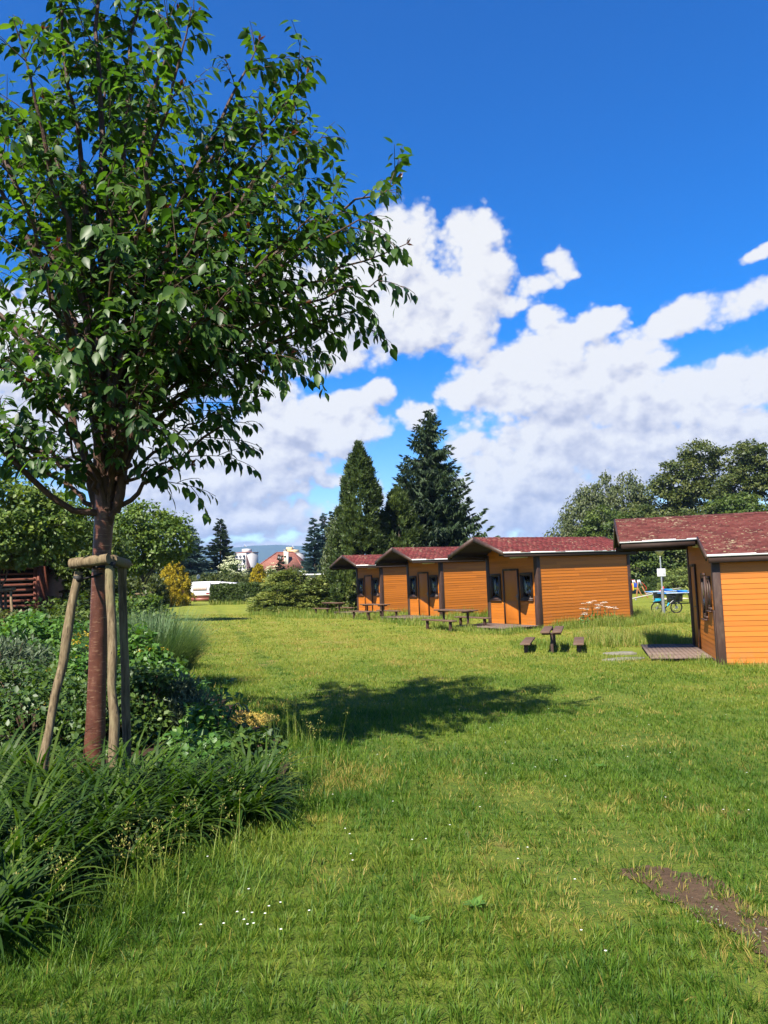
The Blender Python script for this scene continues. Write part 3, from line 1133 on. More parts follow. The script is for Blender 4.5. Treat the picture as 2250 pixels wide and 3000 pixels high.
tab0, ben0 = make_table(), make_bench()
first = True
SETS = [((1622, 20.6), DANG + pi / 2, .66,
         'picnic table seen end on, standing alone on the lawn between two cabins',
         'bench left of the end-on picnic table on the lawn', 'bench right of the end-on picnic table, towards the nearest cabin'),
        ((1336, 28.6), ANG + pi / 2, .76, 'picnic table in long grass before the white-umbel cabin and the raised deck',
         'bench on the lawn side of the table beside the raised deck', 'bench between the raised-deck table and the cabin with white umbels'),
        ((1099, 37.6), ANG + pi / 2, .76, 'picnic table in front of the farthest cabin of the row',
         'bench on the lawn side of the farthest cabin\'s table', 'bench on the deck side of the farthest cabin\'s table'),
        ((977, 45), ANG + pi / 2, .76, 'dark picnic table in front of the juniper and the parked car',
         'bench at the juniper end, left of the dark table by the parked car', 'bench at the right of the dark table, nearest the parked car\'s tail')]
for (px, Y), ang, off, l1, l2, l3 in SETS:
    c = stand(px, Y)
    for proto, dd, lb, gr in ((tab0, 0, l1, TG), (ben0, -off, l2, BG), (ben0, off, l3, BG)):
        used = proto.get('label')
        ob = copy_tree(proto) if used else proto
        # across the table = -y of the rotated frame for 'left'
        x = c[0] + math.sin(ang) * dd
        y = c[1] - math.cos(ang) * dd
        ob.location = (float(x), float(y), float(g(x, y)) - (.13 if Y < 25 else 0))
        ob.rotation_euler = (0, 0, ang)
        ob['label'] = lb
        ob['group'] = gr

# flat stones in the lawn by the nearest cabin
for (px, py, sx, sy, lb) in ((1814, 1916, .42, .26, 'flat grey paving slab in the grass near the deck, the upper of two'),
                             (1828, 1933, .50, .22, 'flat grey paving slab half grown over, the lower of two near the deck')):
    p = gp(px, py)
    q = MB()
    n = 11
    vs = []
    for z in (-.05, .035):
        for i in range(n):
            a = 2 * pi * i / n
            rr = 1 + .12 * math.sin(i * 2.3 + px)
            vs.append((sx * rr * math.cos(a), sy * rr * math.sin(a), z + .006 * math.sin(i)))
    q.add(vs, [tuple(range(n - 1, -1, -1)), tuple(range(n, 2 * n))] + [(i, (i + 1) % n, n + (i + 1) % n, n + i) for i in range(n)])
    o = q.build('stone_slab', M['stone'], None, p, bevel=.01)
    tag(o, lb, 'paving slab', 'stone slabs in the lawn')

# ------------------------------------------------------------------ lamp post, notice, bicycle
lp = stand(1945, 42.3)
t = thing('lamp_post', 'slim grey lamp post with a conical lamp between the two nearest cabins', 'lamp post', lp)
MB().tube([(0, 0, -.1), (0, 0, 1.35), (0, 0, 1.36), (0, 0, 1.40)], [.085, .085, .075, .05], 14).build('base_sleeve', M['zincdark'], t, smooth=True)
MB().tube([(0, 0, 1.38), (0, 0, 3.2)], [.042, .036], 12).build('pole', M['zinc'], t, smooth=True)
q = MB().lathe([(.06, 3.12), (.06, 3.2), (.12, 3.22), (.235, 3.40), (.25, 3.42)], 24)
q.build('lamp_shade', M['lampglass'], t, smooth=True)
MB().lathe([(.265, 3.422), (.27, 3.44), (.20, 3.50), (.05, 3.54), (.02, 3.57)], 24).build('lamp_cap', M['zincdark'], t, smooth=True)
MB().box((.035, -.03, 1.78), (.13, .05, 2.03)).build('junction_box', M['blackplastic'], t, bevel=.01)

n0 = thing('notice_sign', 'white notice board with two columns of small grey print on the lamp post', 'sign', (lp[0], lp[1] - .03, lp[2] + 2.05))
q = MB()
q.box((-.235, -.035, 0), (.225, -.02, .42))
q.build('sign_board', M['paper'], n0, bevel=.004)
q = MB()
random.seed(5)
for cx0 in (-.19, .055):
    for i, zz in enumerate((.36, .305, .25, .23, .17, .15, .09, .06)):
        x = cx0 + random.uniform(0, .02)
        while x < cx0 + .14:
            w = random.uniform(.018, .05)
            q.box((x, -.0385, zz), (min(x + w, cx0 + .15), -.0355, zz + .012 + .006 * (i % 3 == 0)))
            x += w + .012
q.build('print', M['ink'], n0)
q = MB()
q.bar((0, -.018, .08), (0, .03, .08), .09, .02)
q.bar((0, -.018, .33), (0, .03, .33), .09, .02)
q.build('bracket', M['zincdark'], n0)


def bicycle(loc, rz, label):
    t = thing('bicycle', label, 'bicycle', loc, rz)
    wr = .345
    for x in (-.54, .56):
        w = MB().torus((x, 0, wr), wr - .025, .027, 36, 8).build('wheel', M['tyre'], t, smooth=True)
        q = MB().torus((x, 0, wr), wr - .062, .012, 32, 6)
        q.build('rim', M['blackplastic'], w, smooth=True)
        q = MB()
        for k in range(24):
            a = 2 * pi * k / 24
            a2 = a + (.35 if k % 2 else -.35)
            q.tube([(x + .025 * math.cos(a2), .018 * (1 if k % 2 else -1), wr + .025 * math.sin(a2)), (x + .275 * math.cos(a), 0, wr + .275 * math.sin(a))],
                   .0022, 4)
        q.build('spokes', M['chrome'], w)
        q = MB().lathe([(.02, -.06), (.03, -.03), (.085, -.028), (.085, -.024), (.03, -.022), (.03, .03), (.02, .06)], 18, (x, 0, wr), 0, 'y')
        q.build('hub', M['zincdark'], w, smooth=True)
    q = MB()
    bb = (-.10, 0, .31)
    seat = (-.25, 0, .80)
    head = (.36, 0, .86)
    head2 = (.395, 0, .72)
    q.tube([bb, head2], [.034, .036], 10)
    q.tube([(-.225, 0, .70), head], [.022, .024], 10)
    q.tube([bb, seat], [.022, .018], 10)
    q.tube([head, head2], .028, 10)
    for s in (-1, 1):
        q.tube([(-.54, .06 * s, .345), (-.12, .03 * s, .31)], .011, 8)
        q.tube([(-.54, .06 * s, .345), (-.235, .02 * s, .70)], .010, 8)
    q.build('frame', M['bikeblack'], t, smooth=True)
    q = MB()
    for s in (-1, 1):
        q.tube([(.56, .055 * s, .345), (.43, .055 * s, .69)], [.015, .020], 8)
    q.tube([(.43, -.06, .69), (.43, .06, .69)], .02, 8)
    q.tube([(.43, 0, .69), (.345, 0, .93)], .018, 8)
    q.build('fork', M['bikeblack'], t, smooth=True)
    q = MB()
    q.tube([(.345, 0, .93), (.40, 0, .95)], .02, 8)
    q.tube([(.36, -.36, .965), (.395, -.18, .955), (.40, 0, .95), (.395, .18, .955), (.36, .36, .965)], .0145, 8)
    for s in (-1, 1): q.tube([(.36, .36 * s, .965), (.375, .25 * s, .962)], .019, 8)
    q.build('handlebar', M['blackplastic'], t, smooth=True)
    q = MB()
    q.tube([(-.255, 0, .80), (-.275, 0, .875)], .014, 8)
    q.hexa([(-.40, -.075, .875), (-.13, -.02, .875), (-.13, .02, .875), (-.40, .075, .875), (-.41, -.07, .92), (-.12, -.015, .905), (-.12, .015, .905), (-.41, .07, .92)])
    q.build('saddle', M['blackplastic'], t, bevel=.012)
    q = MB()
    q.lathe([(.085, .04), (.085, .048)], 28, bb, 0, 'y')
    q.tube([(bb[0], .06, bb[2]), (bb[0] + .11, .065, bb[2] - .13)], .012, 6)
    q.tube([(bb[0], -.06, bb[2]), (bb[0] - .11, -.065, bb[2] + .13)], .012, 6)
    q.box((bb[0] + .07, .07, bb[2] - .14), (bb[0] + .16, .15, bb[2] - .115))
    q.box((bb[0] - .16, -.15, bb[2] + .115), (bb[0] - .07, -.07, bb[2] + .14))
    q.build('crank', M['zincdark'], t)
    q = MB()
    q.tube([(.05, 0, .43), (.15, 0, .60)], .042, 12)
    q.build('battery_pack', M['bikecyan'], t, smooth=True)
    q = MB()
    q.tube([(-.15, .0, .47), (-.195, 0, .63)], .038, 12)
    q.build('bottle', M['paper'], t, smooth=True)
    q = MB()
    q.tube([(-.18, 0, .345 + .40), (-.48, 0, .345 + .43), (-.74, 0, .345 + .36)], [.02, .03, .02], 8)
    q.hexa([(-.62, -.09, .72), (-.34, -.09, .74), (-.34, .09, .74), (-.62, .09, .72), (-.63, -.08, .86), (-.33, -.08, .86), (-.33, .08, .86), (-.63, .08, .86)])
    q.build('carrier_bag', M['bikecyan'], t, bevel=.02)
    return t


bp = stand(1953, 42.75)
b = bicycle(bp, R(4), 'black and cyan bicycle leaning against the lamp post')
b.rotation_euler = (R(6), 0, R(4))

# ------------------------------------------------------------------ playground
for (px, Y, lb) in ((1958, 55, 'wide blue table-tennis top behind the lamp post'), (2000, 51.5, 'nearer blue table-tennis top half hidden by the nearest cabin')):
    p = stand(px, Y)
    t = thing('table_tennis_table', lb, 'table', p, R(3), 'blue table-tennis tables')
    q = MB()
    q.box((-1.37, -.76, .72), (-.005, .76, .765))
    q.box((.005, -.76, .72), (1.37, .76, .765))
    q.build('table_top', M['blueboard'], t, bevel=.01)
    q = MB()
    for yy in (-.772, .762):
        q.box((-1.37, yy, .745), (1.37, yy + .01, .770))
    q.build('edge_line', M['whitemetal'], t)
    for x in (-.75, .75):
        q = MB()
        q.hexa([(x - .10, -.40, -.2), (x + .10, -.40, -.2), (x + .10, .40, -.2), (x - .10, .40, -.2), (x - .12, -.55, .718), (x + .12, -.55, .718), (x + .12, .55, .718), (x - .12, .55, .718)])
        q.build('pedestal', M['blackplastic'], t, bevel=.02)
    q = MB()
    q.box((-.006, -.80, .766), (.006, .80, .915))
    q.build('net', M['blueboard'], t)

p = stand(1868, 69)
sl = thing('climbing_frame', 'small slide and climbing frame with timber A-frame legs, red slide and blue and yellow panels', 'climbing frame', p)
for y0 in (-.0, 1.4):
    for s in (-1, 1):
        q = MB()
        q.bar((.18 + .55 * s + .25, y0, -.1), (.18 + .05 * s, y0, 1.55), .10, .10)
        q.build('leg', M['playwood'], sl, bevel=.02)
        q = MB()
        q.bar((.18 + .2 * s * .78 + .1, y0 - .004, 1.10), (.18 + .05 * s, y0 - .004, 1.66), .115, .115)
        q.build('leg_cap', M['zinc'], sl)
MB().box((-.95, .1, .95), (.05, 1.3, 1.02)).build('platform', M['playwood'], sl)
MB().box((-.42, -.02, .72), (-.28, .04, 1.36)).build('yellow_side_panel', M['yellowplastic'], sl, bevel=.01)
MB().box((-.27, -.02, 1.0), (.02, .04, 1.36)).build('blue_side_panel', M['bluepanel'], sl, bevel=.01)
q = MB()
a0, a1 = Vector((-.42, -.05, 1.30)), Vector((-1.25, -.55, .25))
q.hexa([a1 + Vector((-.1, -.25, 0)), a1 + Vector((.2, -.25, 0)), a0 + Vector((0, -.05, 0)), a0 + Vector((-.45, -.05, 0)),
        a1 + Vector((-.1, -.25, .30)), a1 + Vector((.2, -.25, .1)), a0 + Vector((0, -.05, .06)), a0 + Vector((-.45, -.05, .06))])
q.box((-.95, -.12, .75), (-.43, .0, 1.28))
q.build('slide', M['redplastic'], sl, bevel=.05)
q = MB()
q.tube([(-.85, 0, 1.0), (-.80, 0, 1.62), (-.2, 0, 1.66), (.1, .1, 1.35)], .02, 8)
q.tube([(.45, .02, 1.45), (.85, .02, .95), (.80, .02, .75)], .02, 8)
q.build('hand_rail', M['redplastic'], sl, smooth=True)

p = stand(1881, 62)
ss = thing('seesaw', 'low bleached timber seesaw lying tilted in front of the climbing frame', 'seesaw', p)
q = MB()
q.bar((-1.15, 0, .10), (1.05, 0, .50), .2, .06)
q.build('plank', M['greytimber'], ss, bevel=.01)
for x, h in ((-1.05, .08), (-.5, .18), (.95, .46), (1.15, .46)):
    MB().box((x - .05, -.06, -.15), (x + .05, .06, h)).build('leg', M['greytimber'] if x > 0 else M['zincdark'], ss)
p = stand(1938, 71)
sp = thing('spring_rocker', 'tiny red spring rider and tilted board behind the blue tables', 'spring rider', p)
q = MB()
hel = [(.12 * math.cos(a), .12 * math.sin(a), a * .018) for a in np.linspace(0, 22, 60)]
q.tube(hel, .018, 6)
q.build('spring', M['zincdark'], sp, smooth=True)
q = MB().tube([(-.35, 0, .45), (0, 0, .52), (.2, 0, .75), (.22, 0, .95)], [.05, .14, .12, .07], 10)
q.build('body', M['redplastic'], sp, smooth=True)
q = MB()
q.bar((-1.3, .3, .35), (1.9, .3, .75), .3, .06)
q.build('board', M['greytimber'], sp)
p0 = stand(1970, 64)
sheet('sand_area', [(p0[0] + 1.5 * math.cos(a), p0[1] + 2.6 * math.sin(a)) for a in np.linspace(0, 2 * pi, 20)[:-1]], M['sand'], .02, .25, .2, 9)
# ------------------------------------------------------------------ caravan and what stands round it
cv = stand(586, 83)
t = thing('caravan', 'white touring caravan with brown lower band and curtained rear window beside the golden conifer', 'caravan', cv, R(-4))
q = MB()
prof = [(0, .42), (.0, .95), (.06, 1.55), (.16, 2.02), (.38, 2.14), (4.4, 2.14), (4.9, 1.9), (5.1, 1.3), (5.0, .42)]
n = len(prof)
vs = [(-1.08, y, z) for y, z in prof] + [(1.08, y, z) for y, z in prof]
q.add(vs, [tuple(range(n)), tuple(range(2 * n - 1, n - 1, -1))] + [(i, n + i, n + (i + 1) % n, (i + 1) % n) for i in range(n)])
q.build('body', M['vanwhite'], t, bevel=.05)
MB().box((-1.09, -.012, .42), (1.09, .0, .70)).build('brown_band', M['vanbrown'], t)
MB().box((-1.10, -.10, .66), (1.10, -.014, .76)).build('bumper', M['beige'], t, bevel=.02)
MB().box((-1.0, -.02, .08), (1.0, .9, .41)).build('skirt', M['vanbrown'], t)
for x in (-.86, .86):
    MB().box((x - .18, -.05, .79), (x + .18, .015, .93)).build('tail_light', M['redlight'], t, bevel=.01)
MB().box((-1.02, -.03, .77 - .15), (-.62, -.015, .78)).build('number_plate', M['whitemetal'], t)
wq = MB().hexa([(-.79, .0, 1.14), (.79, .0, 1.14), (.79, .09, 1.14), (-.79, .09, 1.14), (-.76, .075, 1.72), (.76, .075, 1.72), (.76, .15, 1.72), (-.76, .15, 1.72)])
w = wq.build('window', M['zincdark'], t, bevel=.015)
q = MB()
for i in range(30):
    xa = -.70 + 1.4 * i / 30
    dy = .01 * (i % 2)
    q.hexa([(xa, -.012 + dy, 1.20), (xa + 1.4 / 30, -.012 + dy, 1.20), (xa + 1.4 / 30, .02, 1.20), (xa, .02, 1.20),
            (xa, .052 + dy, 1.66), (xa + 1.4 / 30, .052 + dy, 1.66), (xa + 1.4 / 30, .08, 1.66), (xa, .08, 1.66)], 0, random.random())
q.build('curtain', M['pinkcurtain'], w)
MB().torus((-.9, 1.6, .30), .22, .09, 20, 8, 'x').build('wheel', M['tyre'], t)
MB().torus((.9, 1.6, .30), .22, .09, 20, 8, 'x').build('wheel', M['tyre'], t)

aw = thing('awning', 'pale sloping awning stretched from the caravan side behind the clipped hedge', 'awning', cv, R(-4))
q = MB()
q.hexa([(1.12, .35, 1.45), (4.3, .35, 1.30), (4.3, 3.9, 1.30), (1.12, 3.9, 1.45), (1.12, .35, 2.10), (4.3, .35, 1.80), (4.3, 3.9, 1.80), (1.12, 3.9, 2.10)])
q.build('canopy', M['canvas'], aw)
for x in (1.2, 4.32):
    for y in (.38, 3.85):
        MB().tube([(x, y, -.1), (x, y, 1.75 if x > 2 else 2.0)], .035, 8).build('pole', M['whitemetal'], aw)
q = MB()
q.box((1.14, .36, .05), (4.28, .40, 1.44))
q.build('front_panel', M['canvas'], aw)


def dish(px, py, Y, r, lab, mast=1.6, az=0):
    c = at(px, py, Y)
    gz = float(g(c[0], c[1]))
    t = thing('satellite_dish', lab, 'satellite dish', (c[0], c[1], gz), az, 'satellite dishes above the hedges')
    h = c[2] - gz
    MB().tube([(0, .12, -.1), (0, .12, h), (0, .02, h)], .03, 8).build('mast', M['zincdark'], t)
    q = MB()
    prof = [(r * k / 6, .22 * r * (k / 6) ** 2 - .2 * r) for k in range(7)]
    vs = []
    for rr, d in prof:
        for j in range(24):
            a = 2 * pi * j / 24
            vs.append((rr * math.cos(a), -d - .18 * rr * math.sin(a), h + rr * math.sin(a) * 1.06))
    fs = [(i * 24 + j, i * 24 + (j + 1) % 24, (i + 1) * 24 + (j + 1) % 24, (i + 1) * 24 + j) for i in range(6) for j in range(24)]
    q.add(vs, fs)
    dd = q.build('reflector', M['dish'], t, smooth=True)
    md = dd.modifiers.new('thick', 'SOLIDIFY')
    md.thickness = .02
    q = MB()
    q.tube([(0, -.0, h - r * .95), (0, -r * 1.0, h - .25 * r)], .012, 6)
    q.box((-.04, -r * 1.1, h - .32 * r), (.04, -r * .95, h - .12 * r))
    q.build('feed_arm', M['zincdark'], t)


dish(790, 1693, 80, .27, 'pale satellite dish beside the smaller golden conifer, left of two', az=R(-12))
dish(879, 1681, 84, .33, 'bluish satellite dish over the juniper, in front of the pale hut roof', az=R(-14))
dish(581, 1690, 90, .27, 'white satellite dish behind the caravan roof', az=R(60))

for (px, Y, hw, dp, hz, lab, mt) in ((903, 88, 2.0, 3, 2.72, 'low hut with a thin pale flat roof behind the juniper', 'beige'),
                                     (797, 82, 1.0, 2, 1.72, 'low beige hut wall beside the small golden conifer and its dish', 'beige'),
                                     (735, 96, 1.2, 2.5, 2.75, 'pale hut roof glimpsed between the elder bush and the golden conifer', 'white')):
    p = stand(px, Y)
    t = thing('garden_hut', lab, 'hut', p, R(-6))
    q = MB()
    q.box((-hw, 0, -.2), (hw, dp, hz - .16))
    q.build('wall', M[mt], t)
    q = MB()
    q.hexa([(-hw - .2, -.25, hz - .14), (hw + .2, -.25, hz - .16), (hw + .2, dp + .2, hz - .16), (-hw - .2, dp + .2, hz - .14),
            (-hw - .2, -.25, hz), (hw + .2, -.25, hz - .04), (hw + .2, dp + .2, hz + .05), (-hw - .2, dp + .2, hz + .09)])
    q.build('roof', M['whitemetal'], t, bevel=.02)
    MB().box((hw * .2, -.03, .1), (hw * .2 + .8, -.002, min(2.0, hz - .25))).build('door', M['zincdark'], t)

# house with the brown hipped roof -----------------------------------
hb = stand(812, 150)
t = thing('house', 'house with a steep red-brown hipped tile roof and tall chimney beyond the hedges', 'house', hb, R(-6))
MB().box((-4.6, 0, -1), (4.9, 9, 4.4)).build('wall', M['beige'], t)


def tile_mat():
    m, n, out = newmat('brown_roof_tiles')
    o = objcoord(n)
    s = n.node('ShaderNodeSeparateXYZ')
    n.l.new(o, s.inputs[0])
    row = n.math('FRACT', n.math('MULTIPLY', s.outputs[2], 3.4))
    c = n.ramp(n.noise(o, 3, 5, .7), [(.3, (.14, .055, .04)), (.7, (.27, .115, .085))])
    c = n.mix(n.maprange(row, .25, .0), c, (.05, .022, .018))
    principled(n, out, c, .85, .2, n.bump(row, .8, .05))
    return m


M['tiles'] = tile_mat()
e0, e1, zr_ = 4.4, 8.05, 0
q = MB()
xa, xb, ya, yb = -5.2, 5.5, -.6, 9.6
rx0, rx1, ry = -1.0, 2.3, 4.4
q.add([(xa, ya, e0), (xb, ya, e0), (xb, yb, e0), (xa, yb, e0), (rx0, ry, e1), (rx1, ry, e1)],
      [(0, 1, 5, 4), (1, 2, 5), (2, 3, 4, 5), (3, 0, 4), (3, 2, 1, 0)])
ro = q.build('roof', M['tiles'], t)
q = MB()
for p_, q_ in (((xa, ya, e0), (rx0, ry, e1)), ((xb, ya, e0), (rx1, ry, e1)), ((rx0, ry, e1), (rx1, ry, e1)), ((xb, yb, e0), (rx1, ry, e1))):
    q.tube([Vector(p_) + Vector((0, 0, .03)), Vector(q_) + Vector((0, 0, .03))], .12, 8)
q.build('hip_ridge', M['vanbrown'], ro)
q = MB()
q.box((1.25, 1.0, 5.0), (1.75, 1.9, 8.35))
q.box((1.76, 1.0, 4.6), (2.1, 1.8, 8.0))
ch = q.build('chimney', M['beige'], ro)
MB().box((1.15, .9, 8.36), (1.85, 2.0, 8.5)).build('chimney_cap', M['zincdark'], ch)
MB().box((1.30, .985, 6.9), (1.70, .998, 7.25)).build('flue_opening', M['interior'], ch)
sk = MB().hexa([(-.35, 2.35, 6.66), (.35, 2.35, 6.66), (.35, 3.0, 7.13), (-.35, 3.0, 7.13), (-.35, 2.30, 6.80), (.35, 2.30, 6.80), (.35, 2.95, 7.27), (-.35, 2.95, 7.27)])
sk.build('skylight', M['whitemetal'], ro)
for x in (-3, .3, 3.2):
    w = MB().box((x - .55, -.04, 2.2), (x + .55, -.004, 3.5)).build('window', M['white'], t)
    MB().box((x - .48, -.06, 2.28), (x + .48, -.042, 3.42)).build('pane', M['carglass'], w)


def block(px, Y, rz, lab, wf, dg, floors, gable, roofbits, hb=0, bays=4):
    p = stand(px, Y)
    p[2] = hb
    t = thing('apartment_block', lab, 'apartment block', p, rz, 'white apartment blocks below the ridge')
    fh = 2.85
    H = floors * fh + .8
    q = MB()
    q.box((0, 0, -6), (wf, dg, H))
    q.build('wall', M['white'], t)
    g_ = MB()
    # coloured gable: a triangle-like panel
    g_.add([(wf + .03, .02, 4.5), (wf + .03, dg * .68, 4.5), (wf + .03, .02, H - .2)], [(0, 1, 2)])
    g_.build('gable_panel', M[gable], t)
    for f in range(floors):
        z = f * fh
        for b in range(bays):
            x0 = wf * (b + .08) / bays
            x1 = wf * (b + .92) / bays
            q = MB()
            q.box((x0, -1.15, z + .05), (x1, -1.05, z + 1.05))
            q.box((x0, -1.05, z + .0), (x1, -.004, z + .16))
            q.box((x0, -1.05, z + .17), (x0 + .1, -.004, z + 1.04))
            bo = q.build('balcony', M['white'], t)
            w = MB().box((x0 + .25, -.05, z + .3), (x1 - .2, -.005, z + 2.35)).build('window', M['zincdark'], t)
            MB().box((x0 + .32, -.07, z + .38), (x1 - .28, -.052, z + 2.28)).build('pane', M['carglass'], w)
    q = MB()
    for (a, b) in roofbits: q.box(a, b)
    q.build('roof_house', M['white'] if gable == 'pink' else M['yellowwall'], t)
    q = MB()
    q.box((-.25, -.25, H), (wf + .25, dg + .25, H + .25))
    q.build('parapet', M['pink'] if gable == 'pink' else M['white'], t)
    q = MB()
    for i, x in enumerate((.45, .52, .60)):
        q.tube([(wf * x, dg * .4, H + 2.9), (wf * x, dg * .4, H + 4.2 - i * .4)], .09, 6)
        q.lathe([(.05, 0), (.3, -.12), (.34, -.16)], 12, (wf * x, dg * .4, H + 3.9 - i * .4), 0, 'y')
    q.build('roof_aerial', M['dish'], t)


block(690, 390, R(-38), 'white apartment block with rows of balconies and a pink triangle on its gable', 8.3, 8.2, 6, 'pink',
      [((3.6, 1.5, 17.6), (7.2, 5, 19.8))], hb=-.2, bays=3)
block(833, 420, R(-38), 'cream and yellow apartment block half hidden behind the brown house roof', 6.5, 10.5, 6, 'yellowwall',
      [((.5, 1.5, 18.0), (2.6, 5, 21.4)), ((2.7, 2, 18.0), (6.2, 6, 19.8))], hb=-.2, bays=2)

# car half hidden by the juniper ------------------------------------
cp = stand(978, 54)
t = thing('parked_car', 'dark blue hatchback with bright alloy wheel, mostly hidden behind the juniper and a picnic table', 'car', cp, R(8))
body = MB()
side = [(-2.6, .32), (-2.66, .62), (-2.5, .80), (-1.55, .92), (-.85, 1.40), (.55, 1.45), (1.02, 1.18), (1.20, .98), (1.27, .55), (1.2, .30)]
n = len(side)
vs = []
for yy, k in ((-.86, 1), (-.80, 1.0), (.80, 1.0), (.86, 1)):
    for x, z in side:
        inset = .14 if z > 1.0 else 0
        s = -1 if yy < 0 else 1
        vs.append((x, s * (.87 - inset) if abs(yy) > .83 else s * (.80 - inset), z + (0 if abs(yy) > .83 else .03)))
fs = []
for a in range(3):
    for i in range(n):
        fs.append((a * n + i, a * n + (i + 1) % n, (a + 1) * n + (i + 1) % n, (a + 1) * n + i))
fs += [tuple(range(n - 1, -1, -1)), tuple(3 * n + i for i in range(n))]
body.add(vs, fs)
body.build('body', M['carpaint'], t, smooth=True, bevel=.03)
for x in (-1.75, .48):
    for s in (-1, 1):
        w = MB().lathe([(.2, -.1), (.31, -.1), (.325, -.06), (.325, .06), (.31, .1), (.2, .1)], 28, (x, s * .80, .32), 0, 'y').build('wheel', M['tyre'], t, smooth=True)
        q = MB()
        for k in range(5):
            a = 2 * pi * k / 5
            q.bar((x, s * .905, .32), (x + .205 * math.cos(a), s * .905, .32 + .205 * math.sin(a)), .07, .02, upv=(0, 1, 0))
        q.torus((x, s * .90, .32), .205, .018, 24, 6)
        q.lathe([(.06, -.01), (.06, .012)], 14, (x, s * .905, .32), 0, 'y')
        q.build('rim', M['alloy'], w)
MB().hexa([(-1.30, -.785, .98), (.78, -.785, 1.0), (.78, -.775, 1.0), (-1.30, -.775, .98), (-.80, -.735, 1.33), (.50, -.735, 1.36), (.50, -.725, 1.36), (-.80, -.725, 1.33)]).build('side_window', M['carglass'], t)
MB().box((1.16, -.72, .82), (1.275, -.42, .96)).build('tail_light', M['redlight'], t, bevel=.02)
MB().box((1.16, .42, .82), (1.275, .72, .96)).build('tail_light', M['redlight'], t, bevel=.02)

# red-brown slatted shed on the left --------------------------------
sp_ = stand(50, 26)
t = thing('slatted_shed', 'red-brown timber shed with open horizontal slats under the left trees', 'shed', sp_, R(8))
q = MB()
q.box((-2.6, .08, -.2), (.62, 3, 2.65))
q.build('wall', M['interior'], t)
q = MB()
for i in range(15):
    z = .02 + i * .178
    q.box((-2.6, -.02, z), (.55, .02, z + .06), r=random.random())
q.build('slat_screen', M['shedwood'], t, bevel=.004)
for x in (-2.0, -.75, .50):
    MB().box((x, .022, -.2), (x + .11, .075, 2.68)).build('post', M['shedwood'], t)
MB().box((.63, .0, -.2), (.70, 3.0, 2.62)).build('side_panel', M['shedwood'], t)
q = MB()
q.hexa([(-2.8, -.3, 2.70), (.85, -.3, 2.70), (.85, 3.3, 2.85), (-2.8, 3.3, 2.85), (-2.8, -.3, 2.78), (.85, -.3, 2.78), (.85, 3.3, 2.93), (-2.8, 3.3, 2.93)])
q.build('roof', M['brown'], t)

p = stand(452, 70)
t = thing('garden_shed', 'low brown shed whose sloping roof edge shows left of the golden conifer', 'shed', p, R(-10))
MB().box((-1.6, 0, -.2), (2.2, 2.5, 1.5)).build('wall', M['shedwood'], t)
q = MB()
q.hexa([(-2.0, -.3, 1.20), (2.4, -.3, 2.15), (2.4, 2.8, 2.15), (-2.0, 2.8, 1.20), (-2.0, -.3, 1.30), (2.4, -.3, 2.25), (2.4, 2.8, 2.25), (-2.0, 2.8, 1.30)])
q.build('roof', M['brown'], t)


# ------------------------------------------------------------------ trees
def rv(n):
    return norm(rng.normal(size=(n, 3)))


def broad(name, label, px, Y, h, lobes, nleaf, ls, mat, bk='bark', tr=.16, group=None, clump=.45, droop=.1, base=None, flat=.6, leafT=None, trunk_to=.55, stretch=1.5):
    """lobes: (dx, dy, zc, rx, ry, rz). Leaves grouped in clumps near each lobe's surface"""
    b = stand(px, Y) if base is None else np.array(base)
    t = thing(name, label, 'tree' if 'bush' not in name and 'shrub' not in name else 'shrub', b, 0, group)
    area = np.array([(l[3] * l[4] + l[3] * l[5] + l[4] * l[5]) for l in lobes])
    parts = []
    wood = MB()
    wood.tube([(0, 0, -.2), (.02 * h, 0, h * .18), (0, .01 * h, h * .38), (.01 * h, 0, h * trunk_to)], [tr * 1.25, tr, tr * .8, tr * .35], 9)
    for l, a in zip(lobes, area):
        nl = int(nleaf * a / area.sum())
        nc = max(4, int(a * 2.2 / (clump * clump) * .8))
        u = rv(nc)
        rad = .55 + .47 * rng.random(nc) ** .6
        c = u * rad[:, None] * np.array(l[3:6]) + np.array(l[:3])
        c[:, 2] = np.maximum(c[:, 2], .25)
        cr = clump * (.6 + .8 * rng.random(nc))
        cv_ = rng.random(nc)
        k = rng.integers(0, nc, nl)
        off = rv(nl) * (rng.random(nl) ** .45)[:, None] * cr[k][:, None] * np.array([1.15, 1.15, flat])
        Pp = c[k] + off
        Nn = norm(off + .5 * u[k]) * .5 + np.array([0, 0, .8]) + rng.normal(size=(nl, 3)) * .45
        Dd = norm(off * np.array([1, 1, .3])) * .6 + rng.normal(size=(nl, 3)) * .55 + np.array([0, 0, -droop])
        s = ls * (.65 + .7 * rng.random(nl))
        parts.append(scatter(leafT or T_FOLD, Pp, Dd, Nn, s * stretch, s, np.clip(.45 * cv_[k] + .55 * rng.random(nl), 0, 1)))
        # limb to the lobe and a few branches to clumps
        q0 = np.array([0, 0, h * trunk_to * (.45 + .4 * random.random())])
        q1 = np.array(l[:3])
        mid = (q0 + q1) / 2 + np.array([0, 0, -.05 * h])
        wood.tube([q0, mid, q1], [tr * .42, tr * .3, tr * .14], 6)
        for j in rng.integers(0, nc, min(nc, 9)):
            s0 = mid * .5 + q1 * .5
            wood.tube([s0, (s0 + c[j]) / 2 + np.array([0, 0, .1]), c[j]], [tr * .13, tr * .09, tr * .03], 5)
    wood.build('trunk', M[bk], t, smooth=True)
    veg('crown', join(parts), M[mat], t)
    return t


